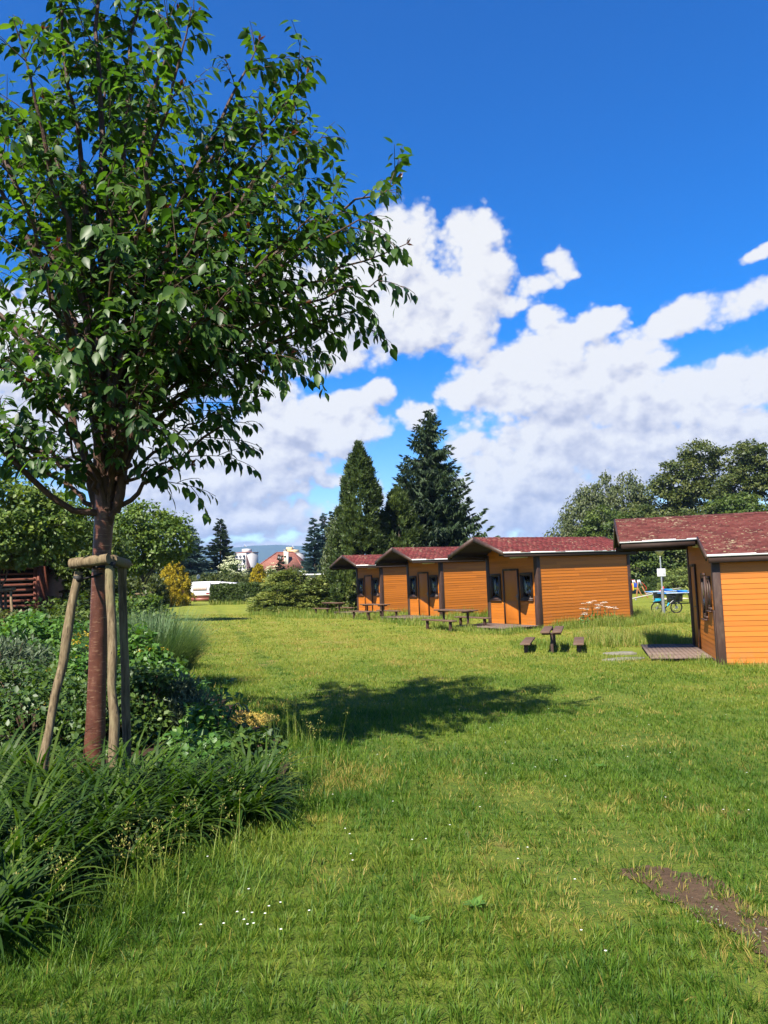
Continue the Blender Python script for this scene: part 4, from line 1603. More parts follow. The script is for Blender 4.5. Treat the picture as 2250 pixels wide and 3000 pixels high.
def conifer(name, label, px, Y, h, r, mat, style, group=None, nb=260, base=None, dens=1.0, top=0, bare=.04):
    b = stand(px, Y) if base is None else np.array(base)
    t = thing(name, label, 'conifer', b, 0, group)
    wood = MB()
    wood.tube([(0, 0, -.2), (0, 0, h * .5), (0, 0, h * .97)], [.022 * h, .014 * h, .02], 9)
    P_, D_, N_, L_, W_, R_ = [], [], [], [], [], []
    for i in range(nb):
        u = (i + random.random()) / nb
        z = h * (bare + (1 - bare) * (1 - (1 - u) ** .72 if False else u ** 1.15))
        rel = 1 - z / h
        az = random.random() * 2 * pi
        ln = r * (rel ** .82) * random.uniform(.72, 1.12) + .12
        nseg = 7
        tt = np.linspace(0, 1, nseg)
        if style == 'droop':
            dz = -.34 * tt * ln * .55 - .10 * ln * tt + .34 * ln * tt ** 3
        elif style == 'layer':
            dz = -.30 * ln * tt + .22 * ln * tt ** 2.5 + .04 * ln
        else:
            dz = .45 * ln * tt
        pts = np.stack([np.cos(az) * ln * tt, np.sin(az) * ln * tt, z + dz], -1)
        pts[:, 2] = np.maximum(pts[:, 2], .1)
        if style != 'arbor' and (i % 2 == 0):
            wood.tube(pts, list(np.linspace(.012 * ln + .012, .006, nseg)), 4)
        ns = max(8, int((17 if style == 'droop' else 26) * ln / .8 * dens) + (6 if style == 'layer' else 2))
        s = rng.random(ns) ** .75
        s[:3] = (1, .97, .93)
        pos = np.stack([np.interp(s, tt, pts[:, k]) for k in range(3)], -1)
        out = np.array([np.cos(az), np.sin(az), 0])
        side = np.array([-np.sin(az), np.cos(az), 0])
        sg = rng.choice([-1, 1], ns)
        sl = (.18 + .30 * ln * (1 - s) ** .8 * .6 + .14 * rng.random(ns)) * (1.35 if style == 'layer' else 1)
        if style == 'droop':
            d = out * .35 + (side * sg[:, None]) * (.35 + .4 * rng.random(ns))[:, None] + np.array([0, 0, -1]) * (.5 + .6 * rng.random(ns))[:, None]
            tip = s > .9
            d[tip] = out * 1.0 + (side * sg[tip][:, None]) * .5 + np.array([0, 0, .25])
        elif style == 'layer':
            d = out * .8 + (side * sg[:, None]) * .8 * rng.random(ns)[:, None] + np.array([0, 0, .10]) + rng.normal(size=(ns, 3)) * .15
        else:
            d = out * .75 + side * (sg * .6 * rng.random(ns))[:, None] + np.array([0, 0, .7]) + rng.normal(size=(ns, 3)) * .25
        pos = pos + rng.normal(size=(ns, 3)) * .04
        P_.append(pos)
        D_.append(d)
        N_.append(np.array([0, 0, 1]) + rng.normal(size=(ns, 3)) * .4)
        L_.append(sl)
        cvv = random.random()
        R_.append(np.clip(.5 * cvv + .5 * rng.random(ns), 0, 1))
    L_ = np.concatenate(L_)
    arr = scatter(T_TWIG, np.concatenate(P_), np.concatenate(D_), np.concatenate(N_), L_, .05 + (.16 if style == 'droop' else .19) * L_, np.concatenate(R_))
    wood.build('trunk', M['darkbark'], t, smooth=True)
    veg('crown', arr, M[mat], t)
    return t


CONG = 'conifers behind the cabins and hedges'
conifer('spruce_tree', 'tallest dark spruce with drooping branches rising behind the cabins', 1276, 53, 13.7, 5.5, 'spruce', 'droop', CONG, 430, dens=1.5)
conifer('spruce_tree', 'shorter ragged spruce wedged between the arborvitae and the tallest spruce', 1205, 51.5, 9.8, 2.6, 'spruce', 'droop', CONG, 190, dens=1.4)


def dense_cone(name, label, px, Y, h, r, mat, n, ls, group=None, power=.75, rough=.18, cat='conifer', lean=0, base=None, upward=.9):
    """dense upright evergreen: sprays over a lumpy cone, dark twiggy inside"""
    b = stand(px, Y) if base is None else np.array(base)
    t = thing(name, label, cat, b, 0, group)
    nc = int(240)
    u = rng.random(nc)
    zc = u ** 1.25
    rad = (1 - zc) ** power * np.minimum(1, .55 + zc * 4)
    az = rng.random(nc) * 2 * pi
    rr = rad * (1 - rough + 2 * rough * rng.random(nc))
    C = np.stack([np.cos(az) * rr * r, np.sin(az) * rr * r, zc * h * .965 + .1], -1)
    cr = .10 * h * (.45 + .7 * rng.random(nc)) * (.35 + .65 * (1 - zc))
    k = rng.integers(0, nc, n)
    off = rv(n) * (rng.random(n) ** .4)[:, None] * cr[k][:, None] * np.array([.8, .8, 1.25])
    out = np.stack([np.cos(az[k]), np.sin(az[k]), np.zeros(n)], -1)
    D = out * .7 + np.array([0, 0, upward]) + rng.normal(size=(n, 3)) * .4
    s = ls * (.6 + .8 * rng.random(n))
    cvv = rng.random(nc)
    rn = np.clip(.35 * cvv[k] + .65 * rng.random(n), 0, 1)
    Pp = C[k] + off
    # leader shoots at the top
    m = max(20, n // 120)
    lt = rng.random(m)
    P2 = np.stack([rng.normal(size=m) * .05 * r, rng.normal(size=m) * .05 * r, h * (.9 + .12 * lt)], -1)
    D2 = np.array([0, 0, 1.]) + rng.normal(size=(m, 3)) * .5
    Pp = np.concatenate([Pp, P2])
    D = np.concatenate([D, D2])
    s = np.concatenate([s, np.full(m, ls)])
    rn = np.concatenate([rn, rng.random(m)])
    Pp[:, 2] = np.maximum(Pp[:, 2], .02)
    arr = scatter(T_CLUST, Pp, D, np.concatenate([out, D2]) + rng.normal(size=(n + m, 3)) * .6, s * 1.3, s, rn)
    w = MB().tube([(0, 0, -.2), (0, 0, h * .5), (0, 0, h * .9)], [.03 * h * .6 + .03, .02 * h * .6, .01], 8)
    w.build('trunk', M['darkbark'], t)
    veg('crown', arr, M[mat], t)
    return t


dense_cone('arborvitae', 'tall dense arborvitae cone left of the spruces', 1066, 49.5, 10.7, 2.15, 'arbor', 26000, .21, CONG, .72, .22)
dense_cone('arborvitae', 'low dense evergreen filling the gap behind the middle cabin roofs', 1178, 50.5, 7.8, 2.1, 'arbor', 17000, .22, CONG, .62, .26)
dense_cone('golden_cypress', 'bright golden conifer left of the caravan', 511, 66.5, 3.75, 1.55, 'gold', 9000, .14, 'golden conifers', .45, .22, upward=.8)
dense_cone('golden_cypress', 'smaller golden conifer behind the clipped hedge', 759, 74, 3.5, .98, 'gold', 6000, .14, 'golden conifers', .5, .22, upward=.8)
SPG = 'spruces at the far end of the lawn'
conifer('spruce_tree', 'dark pointed spruce left of the white apartment block', 648, 100, 10.4, 3.2, 'spruce', 'layer', SPG, 200, dens=.9)
conifer('blue_spruce', 'broad blue spruce spreading above the golden conifer', 560, 96, 9.3, 4.3, 'bluespruce', 'layer', SPG, 230, dens=1.0)
conifer('blue_spruce', 'slim blue-grey spruce, leftmost of the three beside the arborvitae', 926, 90, 9.3, 2.5, 'bluespruce', 'layer', SPG, 190, dens=.9)
conifer('blue_spruce', 'blue-grey spruce with twin-like top, middle of the three beside the arborvitae', 957, 92, 10.0, 2.2, 'bluespruce', 'layer', SPG, 180, dens=.9)
conifer('spruce_tree', 'dark spruce nearest the arborvitae among the three slim spruces', 981, 93, 10.3, 2.1, 'spruce', 'layer', SPG, 180, dens=.9)
conifer('spruce_tree', 'tiny dark spruce in front of the brown house roof', 824, 110, 5.9, 1.2, 'spruce', 'layer', SPG, 90, dens=.8)

# clipped and wild hedges
def hedge(name, label, a, b, depth, h, n, ls, mat, rough=.06, cat='hedge'):
    """a clipped hedge from ground point a to b"""
    a = np.array(a)
    b = np.array(b)
    L = float(np.linalg.norm((b - a)[:2]))
    ang = math.atan2(b[1] - a[1], b[0] - a[0])
    t = thing(name, label, cat, a, ang)
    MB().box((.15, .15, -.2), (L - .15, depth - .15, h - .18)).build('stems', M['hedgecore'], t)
    areas = np.array([L * h, L * depth, depth * h, depth * h, L * h])
    f = rng.choice(5, n, p=areas / areas.sum())
    u = rng.random(n)
    v = rng.random(n)
    P = np.zeros((n, 3))
    N = np.zeros((n, 3))
    for k, (o, e1, e2, nn) in enumerate([((0, 0, 0), (L, 0, 0), (0, 0, h), (0, -1, 0)), ((0, 0, h), (L, 0, 0), (0, depth, 0), (0, 0, 1)),
                                         ((0, 0, 0), (0, depth, 0), (0, 0, h), (-1, 0, 0)), ((L, 0, 0), (0, depth, 0), (0, 0, h), (1, 0, 0)),
                                         ((0, depth, 0), (L, 0, 0), (0, 0, h), (0, 1, 0))]):
        m = f == k
        P[m] = np.array(o) + u[m][:, None] * np.array(e1) + v[m][:, None] * np.array(e2)
        N[m] = nn
    lump = (vnoise(P[:, 0] + P[:, 1], P[:, 2] + P[:, 1], 1.7, 3) - .5) * 2
    P = P + N * (lump * rough * 1.6 + rng.normal(size=n) * rough)[:, None]
    rz_ = np.clip(.5 * vnoise(P[:, 0], P[:, 2] + P[:, 1], 2.5, 8) + .5 * rng.random(n), 0, 1)
    s = ls * (.6 + .8 * rng.random(n))
    veg('foliage', scatter(T_CLUST, P, N * .5 + rng.normal(size=(n, 3)) * .6 + np.array([0, 0, .35]), N + rng.normal(size=(n, 3)) * .5, s * 1.3, s, rz_), M[mat], t)
    return t


hedge('hedge', 'clipped green hedge in front of the awning, beside the caravan', stand(619, 68), stand(800, 68), 1.3, 1.6, 9000, .17, 'hedge')
hedge('hedge', 'long dark overgrown hedge behind the caravan and the elder bush', stand(250, 91), stand(985, 91), 2.2, 2.5, 14000, .30, 'treedark', .16)
hedge('hedge', 'clipped dark hedge behind the seesaw in the playground', stand(1895, 78), stand(1960, 78), 1.3, 1.45, 6000, .16, 'hedge', .08)
hedge('hedge', 'dark hedge wall at the foot of the left trees, beside the staked young tree', stand(400, 62), stand(462, 62), 1.6, 1.9, 5000, .24, 'treedark', .2)


def bush(name, label, px, Y, w, h, n, ls, mat, group=None, clump=.3, flower=None, nfl=0, fsz=.05, base=None, flat=.7, leafT=None, stretch=1.5, droop=.1):
    b = stand(px, Y) if base is None else np.array(base)
    t = thing(name, label, 'shrub', b, 0, group)
    nc = max(14, int(6 * w * h / (clump * clump) * .35))
    u = rv(nc)
    u[:, 2] = np.abs(u[:, 2]) * 1.15 - .12
    rad = .5 + .5 * rng.random(nc) ** .55
    C = u * rad[:, None] * np.array([w / 2, w / 2, h * .92])
    C[:, 2] = np.maximum(C[:, 2], h * .06)
    cr = clump * (.6 + .7 * rng.random(nc))
    k = rng.integers(0, nc, n)
    off = rv(n) * (rng.random(n) ** .45)[:, None] * cr[k][:, None] * np.array([1.1, 1.1, flat])
    P = C[k] + off
    P[:, 2] = np.maximum(P[:, 2], .02)
    N = norm(off) * .4 + u[k] * .4 + np.array([0, 0, .7]) + rng.normal(size=(n, 3)) * .4
    D = norm(off * np.array([1, 1, .5])) * .6 + rng.normal(size=(n, 3)) * .5 + np.array([0, 0, -droop])
    s = ls * (.6 + .8 * rng.random(n))
    cvv = rng.random(nc)
    veg('foliage', scatter(leafT or T_FOLD, P, D, N, s * stretch, s, np.clip(.45 * cvv[k] + .55 * rng.random(n), 0, 1)), M[mat], t)
    st = MB()
    for j in range(min(nc, 40)):
        c = C[j]
        st.tube([(c[0] * .12, c[1] * .12, -.1), (c[0] * .5, c[1] * .5, c[2] * .55), c], [.012 + .006 * h, .01 + .003 * h, .004], 5)
    st.build('stem', M['woodtwig'], t)
    if flower:
        fl = rv(nfl)
        fl[:, 2] = np.abs(fl[:, 2])
        Pf = fl * np.array([w / 2, w / 2, h * .95]) * (1.0 + .16 * rng.random((nfl, 1)))
        parts = []
        for i in range(nfl):
            m = 26
            o2 = rng.normal(size=(m, 3)) * np.array([fsz, fsz, fsz * .25]) * (.7 + .6 * random.random())
            parts.append(scatter(T_FOLD, Pf[i] + o2, rng.normal(size=(m, 3)), fl[i] * .4 + np.array([0, 0, 1]) + rng.normal(size=(m, 3)) * .2, fsz * .75, fsz * .65, rng.random(m)))
        veg('blossom', join(parts), M[flower], t)
    return t


bush('elder_bush', 'round elder bush covered in cream flower heads behind the caravan hedge', 680, 95, 4.0, 4.8, 8000, .15, 'treegreen', 'flowering elder bushes', .3, 'cream', 150, .16)
bush('elder_bush', 'smaller flowering elder bush right of the small golden conifer', 802, 96, 2.4, 4.0, 3500, .15, 'treegreen', 'flowering elder bushes', .3, 'cream', 60, .16)
bush('dark_bush', 'dark rounded bush in front of the brown house, left of its small spruce', 735, 105, 5.0, 4.0, 5000, .24, 'treedark', 'dark bushes round the house', .7)
bush('dark_bush', 'dark rounded bush at the foot of the brown house chimney', 866, 105, 4.6, 4.1, 5000, .24, 'treedark', 'dark bushes round the house', .7)
bush('dark_bush', 'dark leafy shrub growing beside the farthest cabin and the parked car', 1052, 47, 1.6, 2.2, 4500, .12, 'treedark', None, .35)
bush('pale_bush', 'rounded light green bush behind the lamp post and blue tables', 1995, 74, 4.6, 2.7, 9000, .14, 'juniper', None, .5, leafT=T_CLUST)


# spreading juniper: low layered fans
def juniper(label, px, Y, w, h, n):
    b = stand(px, Y)
    t = thing('juniper_bush', label, 'shrub', b)
    nb = 170
    P_, D_, N_, L_, R_ = [], [], [], [], []
    st = MB()
    for i in range(nb):
        az = rng.random() * 2 * pi
        el = rng.random() ** 1.2
        out = np.array([np.cos(az), np.sin(az), 0])
        ln = (w / 2) * (1 - .55 * el) * rng.uniform(.72, 1.08)
        top = h * (el ** .8) * rng.uniform(.75, 1.05) + .15
        tt = np.linspace(0, 1, 6)
        pts = out[None] * ln * tt[:, None] * np.array([1.0, .62, 1])
        pts[:, 2] = top * np.sin(tt * pi * .62) / math.sin(pi * .62 if False else pi * .5)
        if i % 2 == 0: st.tube(pts, list(np.linspace(.035, .008, 6)), 4)
        k = n // nb
        s = .35 + .65 * rng.random(k) ** .8
        pos = np.stack([np.interp(s, tt, pts[:, j]) for j in range(3)], -1)
        side = np.array([-out[1], out[0], 0])
        pos += side * (rng.normal(size=k) * .22)[:, None] + rng.normal(size=(k, 3)) * np.array([.08, .08, .06])
        d = out + side * (rng.normal(size=k) * .7)[:, None] + np.array([0, 0, .25]) + rng.normal(size=(k, 3)) * .25
        P_.append(pos)
        D_.append(d)
        N_.append(np.array([0, 0, 1]) + out * .3 + rng.normal(size=(k, 3)) * .35)
        L_.append(.10 + .14 * rng.random(k))
        R_.append(np.clip(.45 * rng.random() + .55 * rng.random(k), 0, 1))
    L_ = np.concatenate(L_)
    P_ = np.concatenate(P_)
    P_[:, 2] = np.maximum(P_[:, 2], .03)
    st.build('stem', M['darkbark'], t)
    veg('foliage', scatter(T_CLUST, P_, np.concatenate(D_), np.concatenate(N_), L_ * 1.5, L_ * 1.0, np.concatenate(R_)), M['juniper'], t)


juniper('wide spreading juniper with layered sprays at the end of the lawn', 885, 50, 8.0, 2.6, 30000)

# broadleaf woods on the right
WG = 'woodland trees behind the right cabins'
broad('birch_tree', 'weeping birch with greyish trailing foliage at the left end of the right woodland', 1725, 88, 12.5,
      [(-1.8, 0, 5.0, 2.8, 2.4, 3.6), (0, 0, 8.3, 2.6, 2.4, 3.4), (1.9, .5, 6.2, 2.6, 2.4, 3.6), (-3.0, 0, 2.9, 1.9, 1.7, 2.5), (.8, 0, 10.6, 1.3, 1.3, 2.2)], 17000, .17, 'birchleaf', 'birchbark', .2, WG,
      .55, 1.2, flat=1.5, stretch=2.0)
broad('birch_tree', 'tall feathery birch behind the weeping birch and before the big oak', 1835, 92, 14.6,
      [(-1.6, 0, 8.5, 2.2, 2.2, 4.4), (1.2, 0, 10.4, 2.5, 2.3, 3.8), (2.8, 0, 7, 2.5, 2.3, 4.4), (.2, 0, 5, 3.2, 2.8, 3.5), (-1.8, 0, 12.2, .9, .9, 2.0)], 18000, .17, 'birchleaf', 'birchbark', .22, WG, .55, 1.2, flat=1.5, stretch=2.0)
broad('broadleaf_tree', 'mid green rounded tree low in front of the birches', 1790, 84, 9.6,
      [(-1.5, 0, 4.6, 2.8, 2.4, 2.8), (1.8, 0, 5.6, 2.8, 2.6, 2.8), (0, 0, 7.6, 2.2, 2.0, 1.9), (4.2, 0, 4.4, 2.4, 2.2, 2.6)], 19000, .20, 'treegreen', 'bark', .22, WG, .7)
broad('oak_tree', 'big dark oak with a flat-topped crown standing above the nearest cabin roof', 2030, 92, 19.5,
      [(-3.4, 0, 10.8, 3.2, 2.8, 2.6), (-.6, 0, 12.6, 3.2, 2.8, 2.4), (3.0, 0, 10.2, 3.4, 3, 2.8), (2.4, 0, 16.5, 2.7, 2.2, 1.3), (2.2, 0, 14.4, 1.8, 1.6, 1.6), (-.3, 0, 14.6, 2.1, 2.0, 1.1), (-1.5, 0, 7.6, 4.0, 3.4, 2.6), (4, 0, 6.8, 3.6, 3, 2.6)],
      32000, .22, 'treedark', 'darkbark', .38, WG, .8, .1, flat=.5, trunk_to=.7)
broad('oak_tree', 'dark spreading oak cut by the right edge of the picture', 2235, 88, 18.5,
      [(-2.6, 0, 11.5, 2.8, 2.4, 1.9), (0, 0, 13.6, 2.8, 2.2, 1.5), (-.3, 0, 15.8, 2.3, 2, 1.2), (-1.8, 0, 14.5, 1.7, 1.4, .75), (-3.2, 0, 8.6, 3.2, 2.8, 2.2), (1, 0, 9.5, 4, 3, 3), (2.8, 0, 13, 2.6, 2.5, 2.2)],
      24000, .22, 'treedark', 'darkbark', .36, WG, .75, .1, flat=.5, trunk_to=.75)
broad('broadleaf_tree', 'dense leafy tree seen through the gap behind the lamp post', 1935, 82, 8.6,
      [(-1.6, 0, 3.2, 2.5, 2.2, 2.8), (1.2, 0, 3.6, 2.6, 2.2, 3.0), (0, 0, 5.9, 2.7, 2.3, 2.2), (3.2, 0, 5, 2.4, 2.2, 2.6)], 20000, .20, 'treegreen', 'bark', .2, WG, .65)
broad('broadleaf_tree', 'dark leafy tree filling the wood edge right of the lamp post', 2060, 82, 9.5,
      [(-1.2, 0, 3.6, 2.6, 2.4, 3.0), (1.6, 0, 4.4, 2.8, 2.4, 3.2), (0, 0, 7.0, 2.6, 2.3, 2.2)], 17000, .20, 'treedark', 'bark', .2, WG, .65)
broad('broadleaf_tree', 'rounded tree behind the nearest cabin at the right edge', 2205, 80, 10.5,
      [(-1.8, 0, 4.6, 3.0, 2.4, 3.4), (1.6, 0, 5.4, 3.2, 2.6, 3.6), (-1, 0, 8.2, 2.6, 2.4, 2.0)], 17000, .22, 'treegreen', 'bark', .22, WG, .7)
broad('broadleaf_tree', 'dark green tree just behind the ridge of the white-umbel cabin', 1880, 85, 9.8,
      [(-1.5, 0, 5.2, 2.6, 2.2, 2.8), (1.2, 0, 6.0, 2.8, 2.4, 2.8), (0, 0, 8.0, 2.0, 2.0, 1.7)], 15000, .20, 'treedark', 'bark', .2, WG, .65)
broad('willow_tree', 'small weeping willow-like tree left of the tall arborvitae', 1003, 66, 7.6,
      [(0, 0, 4.2, 1.3, 1.2, 2.8), (.3, 0, 6.0, 1.0, 1.0, 1.5), (-.6, 0, 2.6, 1.2, 1.1, 1.9)], 8000, .13, 'birchleaf', 'bark', .13, None, .4, 1.5, flat=1.7, stretch=2.4)
# bare twigs above the right-hand oak
# left: bank of garden trees
LG = 'garden trees at the left end of the lawn'
YT = broad('young_tree', 'staked young tree with a loose light green crown and a white tag on its support', 418, 38, 6.1,
           [(-.7, 0, 3.6, 1.6, 1.4, 1.2), (1.0, 0, 3.9, 1.5, 1.3, 1.2), (.2, 0, 5.0, 1.5, 1.3, 1.0), (1.4, 0, 4.9, .7, .6, .45), (-1.4, 0, 4.8, 1.1, 1, .8)], 13000, .12, 'treelime', 'bark', .09, LG, .38, .3)
broad('young_tree', 'light green tree with pale stakes at the left edge in front of the shed', -10, 23, 5.6,
      [(0, 0, 4.2, 1.9, 1.7, 1.2), (1.5, 0, 3.8, 1.4, 1.3, 1.0), (.5, 0, 3.1, 1.7, 1.5, .7), (-1, 0, 3.3, 1.5, 1.4, 1)], 16000, .10, 'treelime', 'bark', .08, LG, .32, .3)
broad('russet_tree', 'dark russet-leaved tree behind the cherry trunk, left of the staked young tree', 215, 44, 6.2,
      [(-1.4, 0, 4.2, 1.8, 1.6, 1.4), (.8, 0, 4.4, 1.8, 1.6, 1.5), (0, 0, 2.6, 2.2, 1.8, 1.4)], 12000, .15, 'russet', 'bark', .12, LG, .45)
broad('broadleaf_tree', 'mid green tree just left of the cherry trunk, over the slatted shed', 150, 33, 6.0,
      [(-1.2, 0, 4.2, 1.7, 1.5, 1.3), (.7, 0, 3.6, 1.6, 1.4, 1.3), (1.6, 0, 2.4, 1.5, 1.4, 1.1), (-.2, 0, 2.2, 1.6, 1.4, 1.0)], 17000, .11, 'treegreen', 'bark', .11, LG, .38, .3)
broad('broadleaf_tree', 'dark tree at the back of the left garden, tallest above the shed roof', 60, 52, 8.2,
      [(-2, 0, 5.4, 2.6, 2.2, 2), (1.5, 0, 5.9, 2.6, 2.2, 1.9), (0, 0, 3.4, 3.6, 3, 2.2)], 14000, .18, 'treedark', 'bark', .2, LG, .6)
broad('broadleaf_tree', 'dark green tree behind the staked young tree, beside the blue spruce', 255, 62, 6.8,
      [(-2, 0, 4.0, 2.2, 1.8, 1.9), (.8, 0, 4.6, 2.2, 1.9, 1.8), (0, 0, 2.4, 2.2, 2.0, 1.8)], 14000, .17, 'treedark', 'bark', .16, LG, .5)
broad('broadleaf_tree', 'broad tree behind the left garden beyond the picture edge', -170, 40, 7.4,
      [(-1.5, 0, 5.0, 2.3, 2, 1.9), (1.6, 0, 4.4, 2.3, 2, 1.9), (0, 0, 2.6, 3, 2.4, 1.8)], 12000, .16, 'treegreen', 'bark', .16, LG, .5)
broad('young_tree', 'small staked tree half hidden behind the cherry trunk and its stakes', 232, 27.5, 5.0,
      [(-.4, 0, 3.6, 1.2, 1.1, .9), (.6, 0, 3.2, 1.2, 1.1, .8), (.2, 0, 2.7, 1.3, 1.1, .6)], 9000, .10, 'treegreen', 'bark', .07, LG, .3, .3)

broad('broadleaf_tree', 'dark tree filling the skyline between the young tree and the blue spruce', 455, 104, 6.4,
      [(-3, 0, 4.0, 3.2, 2.6, 2.6), (1.5, 0, 4.4, 3.0, 2.6, 2.4), (5, 0, 3.6, 2.6, 2.2, 2.4)], 9000, .30, 'treedark', 'bark', .2, LG, .8)
# ------------------------------------------------------------------ the cherry tree
tb = at(275, 2268, 7.1)
tb[2] = float(g(tb[0], tb[1]))
TT = thing('cherry_tree', 'large young cherry tree with glossy banded red-brown trunk held between wooden stakes', 'tree', tb)
A = lambda px, py, Y: at(px, py, Y) - tb
tr = MB()
tpts = [(0, 0, -.15), A(276, 2230, 7.1), A(280, 2120, 7.1), A(285, 1980, 7.1), A(290, 1800, 7.1), A(297, 1640, 7.1), A(305, 1520, 7.1), A(310, 1440, 7.1), A(312, 1380, 7.1)]
tr.tube(tpts, [.118, .098, .086, .080, .078, .080, .087, .094, .082], 22)
trunk = tr.build('trunk', M['cherrybark'], TT, smooth=True)
fork = np.array(A(310, 1470, 7.1))

TIPS = [  # px, py, Y, start height offset
    (40, 60, 6.2), (150, -160, 7.0), (290, -330, 7.4), (420, -160, 7.9), (520, 30, 7.2), (560, 20, 6.6),
    (760, 120, 7.2), (900, 215, 7.5), (960, 420, 7.9), (1165, 530, 7.0), (1190, 715, 7.4), (1130, 800, 6.9), (1080, 900, 7.6), (860, 1010, 7.2),
    (770, 1150, 7.0), (540, 1325, 6.8), (640, 1180, 7.9), (930, 620, 6.6),
    (-200, 250, 6.8), (-380, 560, 7.3), (-420, 880, 7.0), (-260, 1130, 6.6), (-300, 0, 7.6), (-150, 800, 8.2), (-120, 1240, 7.5),
    (330, 480, 5.6), (120, 780, 5.5), (500, 830, 5.7), (640, 560, 5.9), (250, 1040, 5.9), (-20, 420, 5.8), (-60, 1020, 5.9), (700, 820, 6.0), (430, 1130, 6.0), (160, 1200, 6.2),
    (400, 260, 8.7), (610, 700, 8.8), (180, 560, 8.6), (60, 950, 8.5), (450, 1010, 8.4), (800, 780, 8.4), (690, 330, 8.3), (300, 120, 8.2), (560, 1000, 7.8), (120, 330, 7.6), (250, 760, 7.4), (520, 480, 7.4),
    (90, 1290, 8.0), (680, 420, 7.0), (850, 500, 7.3), (430, 640, 7.0)]
limbs = MB()
twigs = MB()
LP, LD, LN, LS, LR = [], [], [], [], []
RP, RD, RN, RS = [], [], [], []


def along(pts, s):
    tt = np.linspace(0, 1, len(pts))
    return np.stack([np.interp(s, tt, pts[:, k]) for k in range(3)], -1)


def bez(a, b, c, d, n):
    t = np.linspace(0, 1, n)[:, None]
    return (1 - t) ** 3 * a + 3 * (1 - t) ** 2 * t * b + 3 * (1 - t) * t * t * c + t ** 3 * d


def leaves_on(pts, n, s0, dens_r, red=False):
    s = np.clip(s0 + (1 - s0) * (np.arange(n) + rng.random(n) * .6) / n, 0, 1)
    pos = along(pts, s)
    tang = norm(along(pts, np.minimum(s + .06, 1)) - along(pts, np.maximum(s - .06, 0)))
    side = norm(np.cross(tang, np.array([0, 0, 1.0])) + 1e-4)
    sg = np.where(np.arange(n) % 2 == 0, 1, -1)[:, None]
    dr = rng.random((n, 1))
    d = tang * (.35 + .35 * rng.random((n, 1))) + side * sg * (.45 + .35 * rng.random((n, 1))) + np.array([0, 0, -1.]) * (.28 + .85 * dr) + rng.normal(size=(n, 3)) * .15
    nn = np.array([0, 0, 1.]) + side * sg * (-.1) + tang * .25 + rng.normal(size=(n, 3)) * .28
    pos = pos + norm(d) * .022
    LP.append(pos)
    LD.append(d)
    LN.append(nn)
    LS.append(.080 + .060 * rng.random(n))
    LR.append(np.clip(.5 * dens_r + .5 * rng.random(n), 0, 1))


TIPS = [q for q in TIPS if q[0] > -290 or q[1] < 300] + [(1010, 640, 7.8), (1090, 620, 6.6), (900, 330, 6.8), (980, 930, 7.1), (870, 700, 7.9)]
for i, (px, py, Y) in enumerate(TIPS):
    tip = np.array(A(px, py, Y))
    st = fork + np.array([rng.normal() * .03, rng.normal() * .03, rng.uniform(-.22, .12)])
    v = tip - st
    L = np.linalg.norm(v)
    up = np.array([0, 0, 1.0])
    low = py > 1100
    b = st + up * L * (.34 if not low else .12) + v * .10
    c = st + v * .68 + up * L * (.10 if not low else -.03)
    pts = bez(st, b, c, tip, 16)
    pts[1:-1] += rng.normal(size=(14, 3)) * .022
    r0 = .019 + .0062 * L * (1.2 if i % 3 == 0 else .8)
    limbs.tube(pts, list(np.linspace(r0, .0045, 16)), 7)
    # twigs leave the limb; denser towards its end
    nt = int(3 + 3.1 * L)
    leaves_on(pts, int(7 * L), .55, rng.random())
    for k in range(nt):
        s = .33 + .65 * (k + rng.random()) / nt
        o = along(pts, np.array([s]))[0]
        tg = norm((along(pts, np.array([min(1, s + .08)])) - along(pts, np.array([max(0, s - .08)])))[0])
        rd = rng.normal(size=3)
        rd -= tg * rd.dot(tg)
        rd = norm(rd)
        dirn = norm(tg * .75 + rd * .85 + np.array([0, 0, .12]))
        ln = (.34 + .50 * rng.random()) * (1.1 - .55 * s) * min(1.15, .5 + L / 4)
        e = o + dirn * ln
        m = o + dirn * ln * .5 + np.array([0, 0, .05 * ln])
        e = e + np.array([0, 0, -.03 - .12 * ln * rng.random()])
        tw = bez(o, o * .6 + m * .4, m * .5 + e * .5 + np.array([0, 0, .04]), e, 7)
        twigs.tube(tw, list(np.linspace(.0058, .0022, 7)), 5)
        dr = rng.random()
        leaves_on(tw, max(4, int(ln / .046)), .08, dr)
        for kk in range(2 if ln > .3 else 1):
            s2 = .25 + .5 * rng.random()
            o2 = along(tw, np.array([s2]))[0]
            r2 = norm(norm(e - o) * .8 + rng.normal(size=3) * .6)
            l2 = ln * (.35 + .35 * rng.random())
            e2 = o2 + r2 * l2 + np.array([0, 0, -.1 * l2])
            tw2 = bez(o2, o2 + r2 * l2 * .3 + np.array([0, 0, .03]), e2 + np.array([0, 0, .03]), e2, 5)
            twigs.tube(tw2, list(np.linspace(.004, .0018, 5)), 4)
            leaves_on(tw2, max(3, int(l2 / .048)), .1, dr)
        if rng.random() < .10:
            for _ in range(3):
                RP.append(e)
                RD.append(norm(e - o) + rng.normal(size=3) * .35 + np.array([0, 0, .35]))
                RN.append(np.array([0, 0, 1.]) + rng.normal(size=3) * .4)
                RS.append(.05 + .04 * rng.random())
    if i in (4, 6, 7, 9, 10, 3, 18):
        for _ in range(4):
            RP.append(tip)
            RD.append(norm(v) + rng.normal(size=3) * .35 + np.array([0, 0, .3]))
            RN.append(np.array([0, 0, 1.]) + rng.normal(size=3) * .4)
            RS.append(.06 + .04 * rng.random())
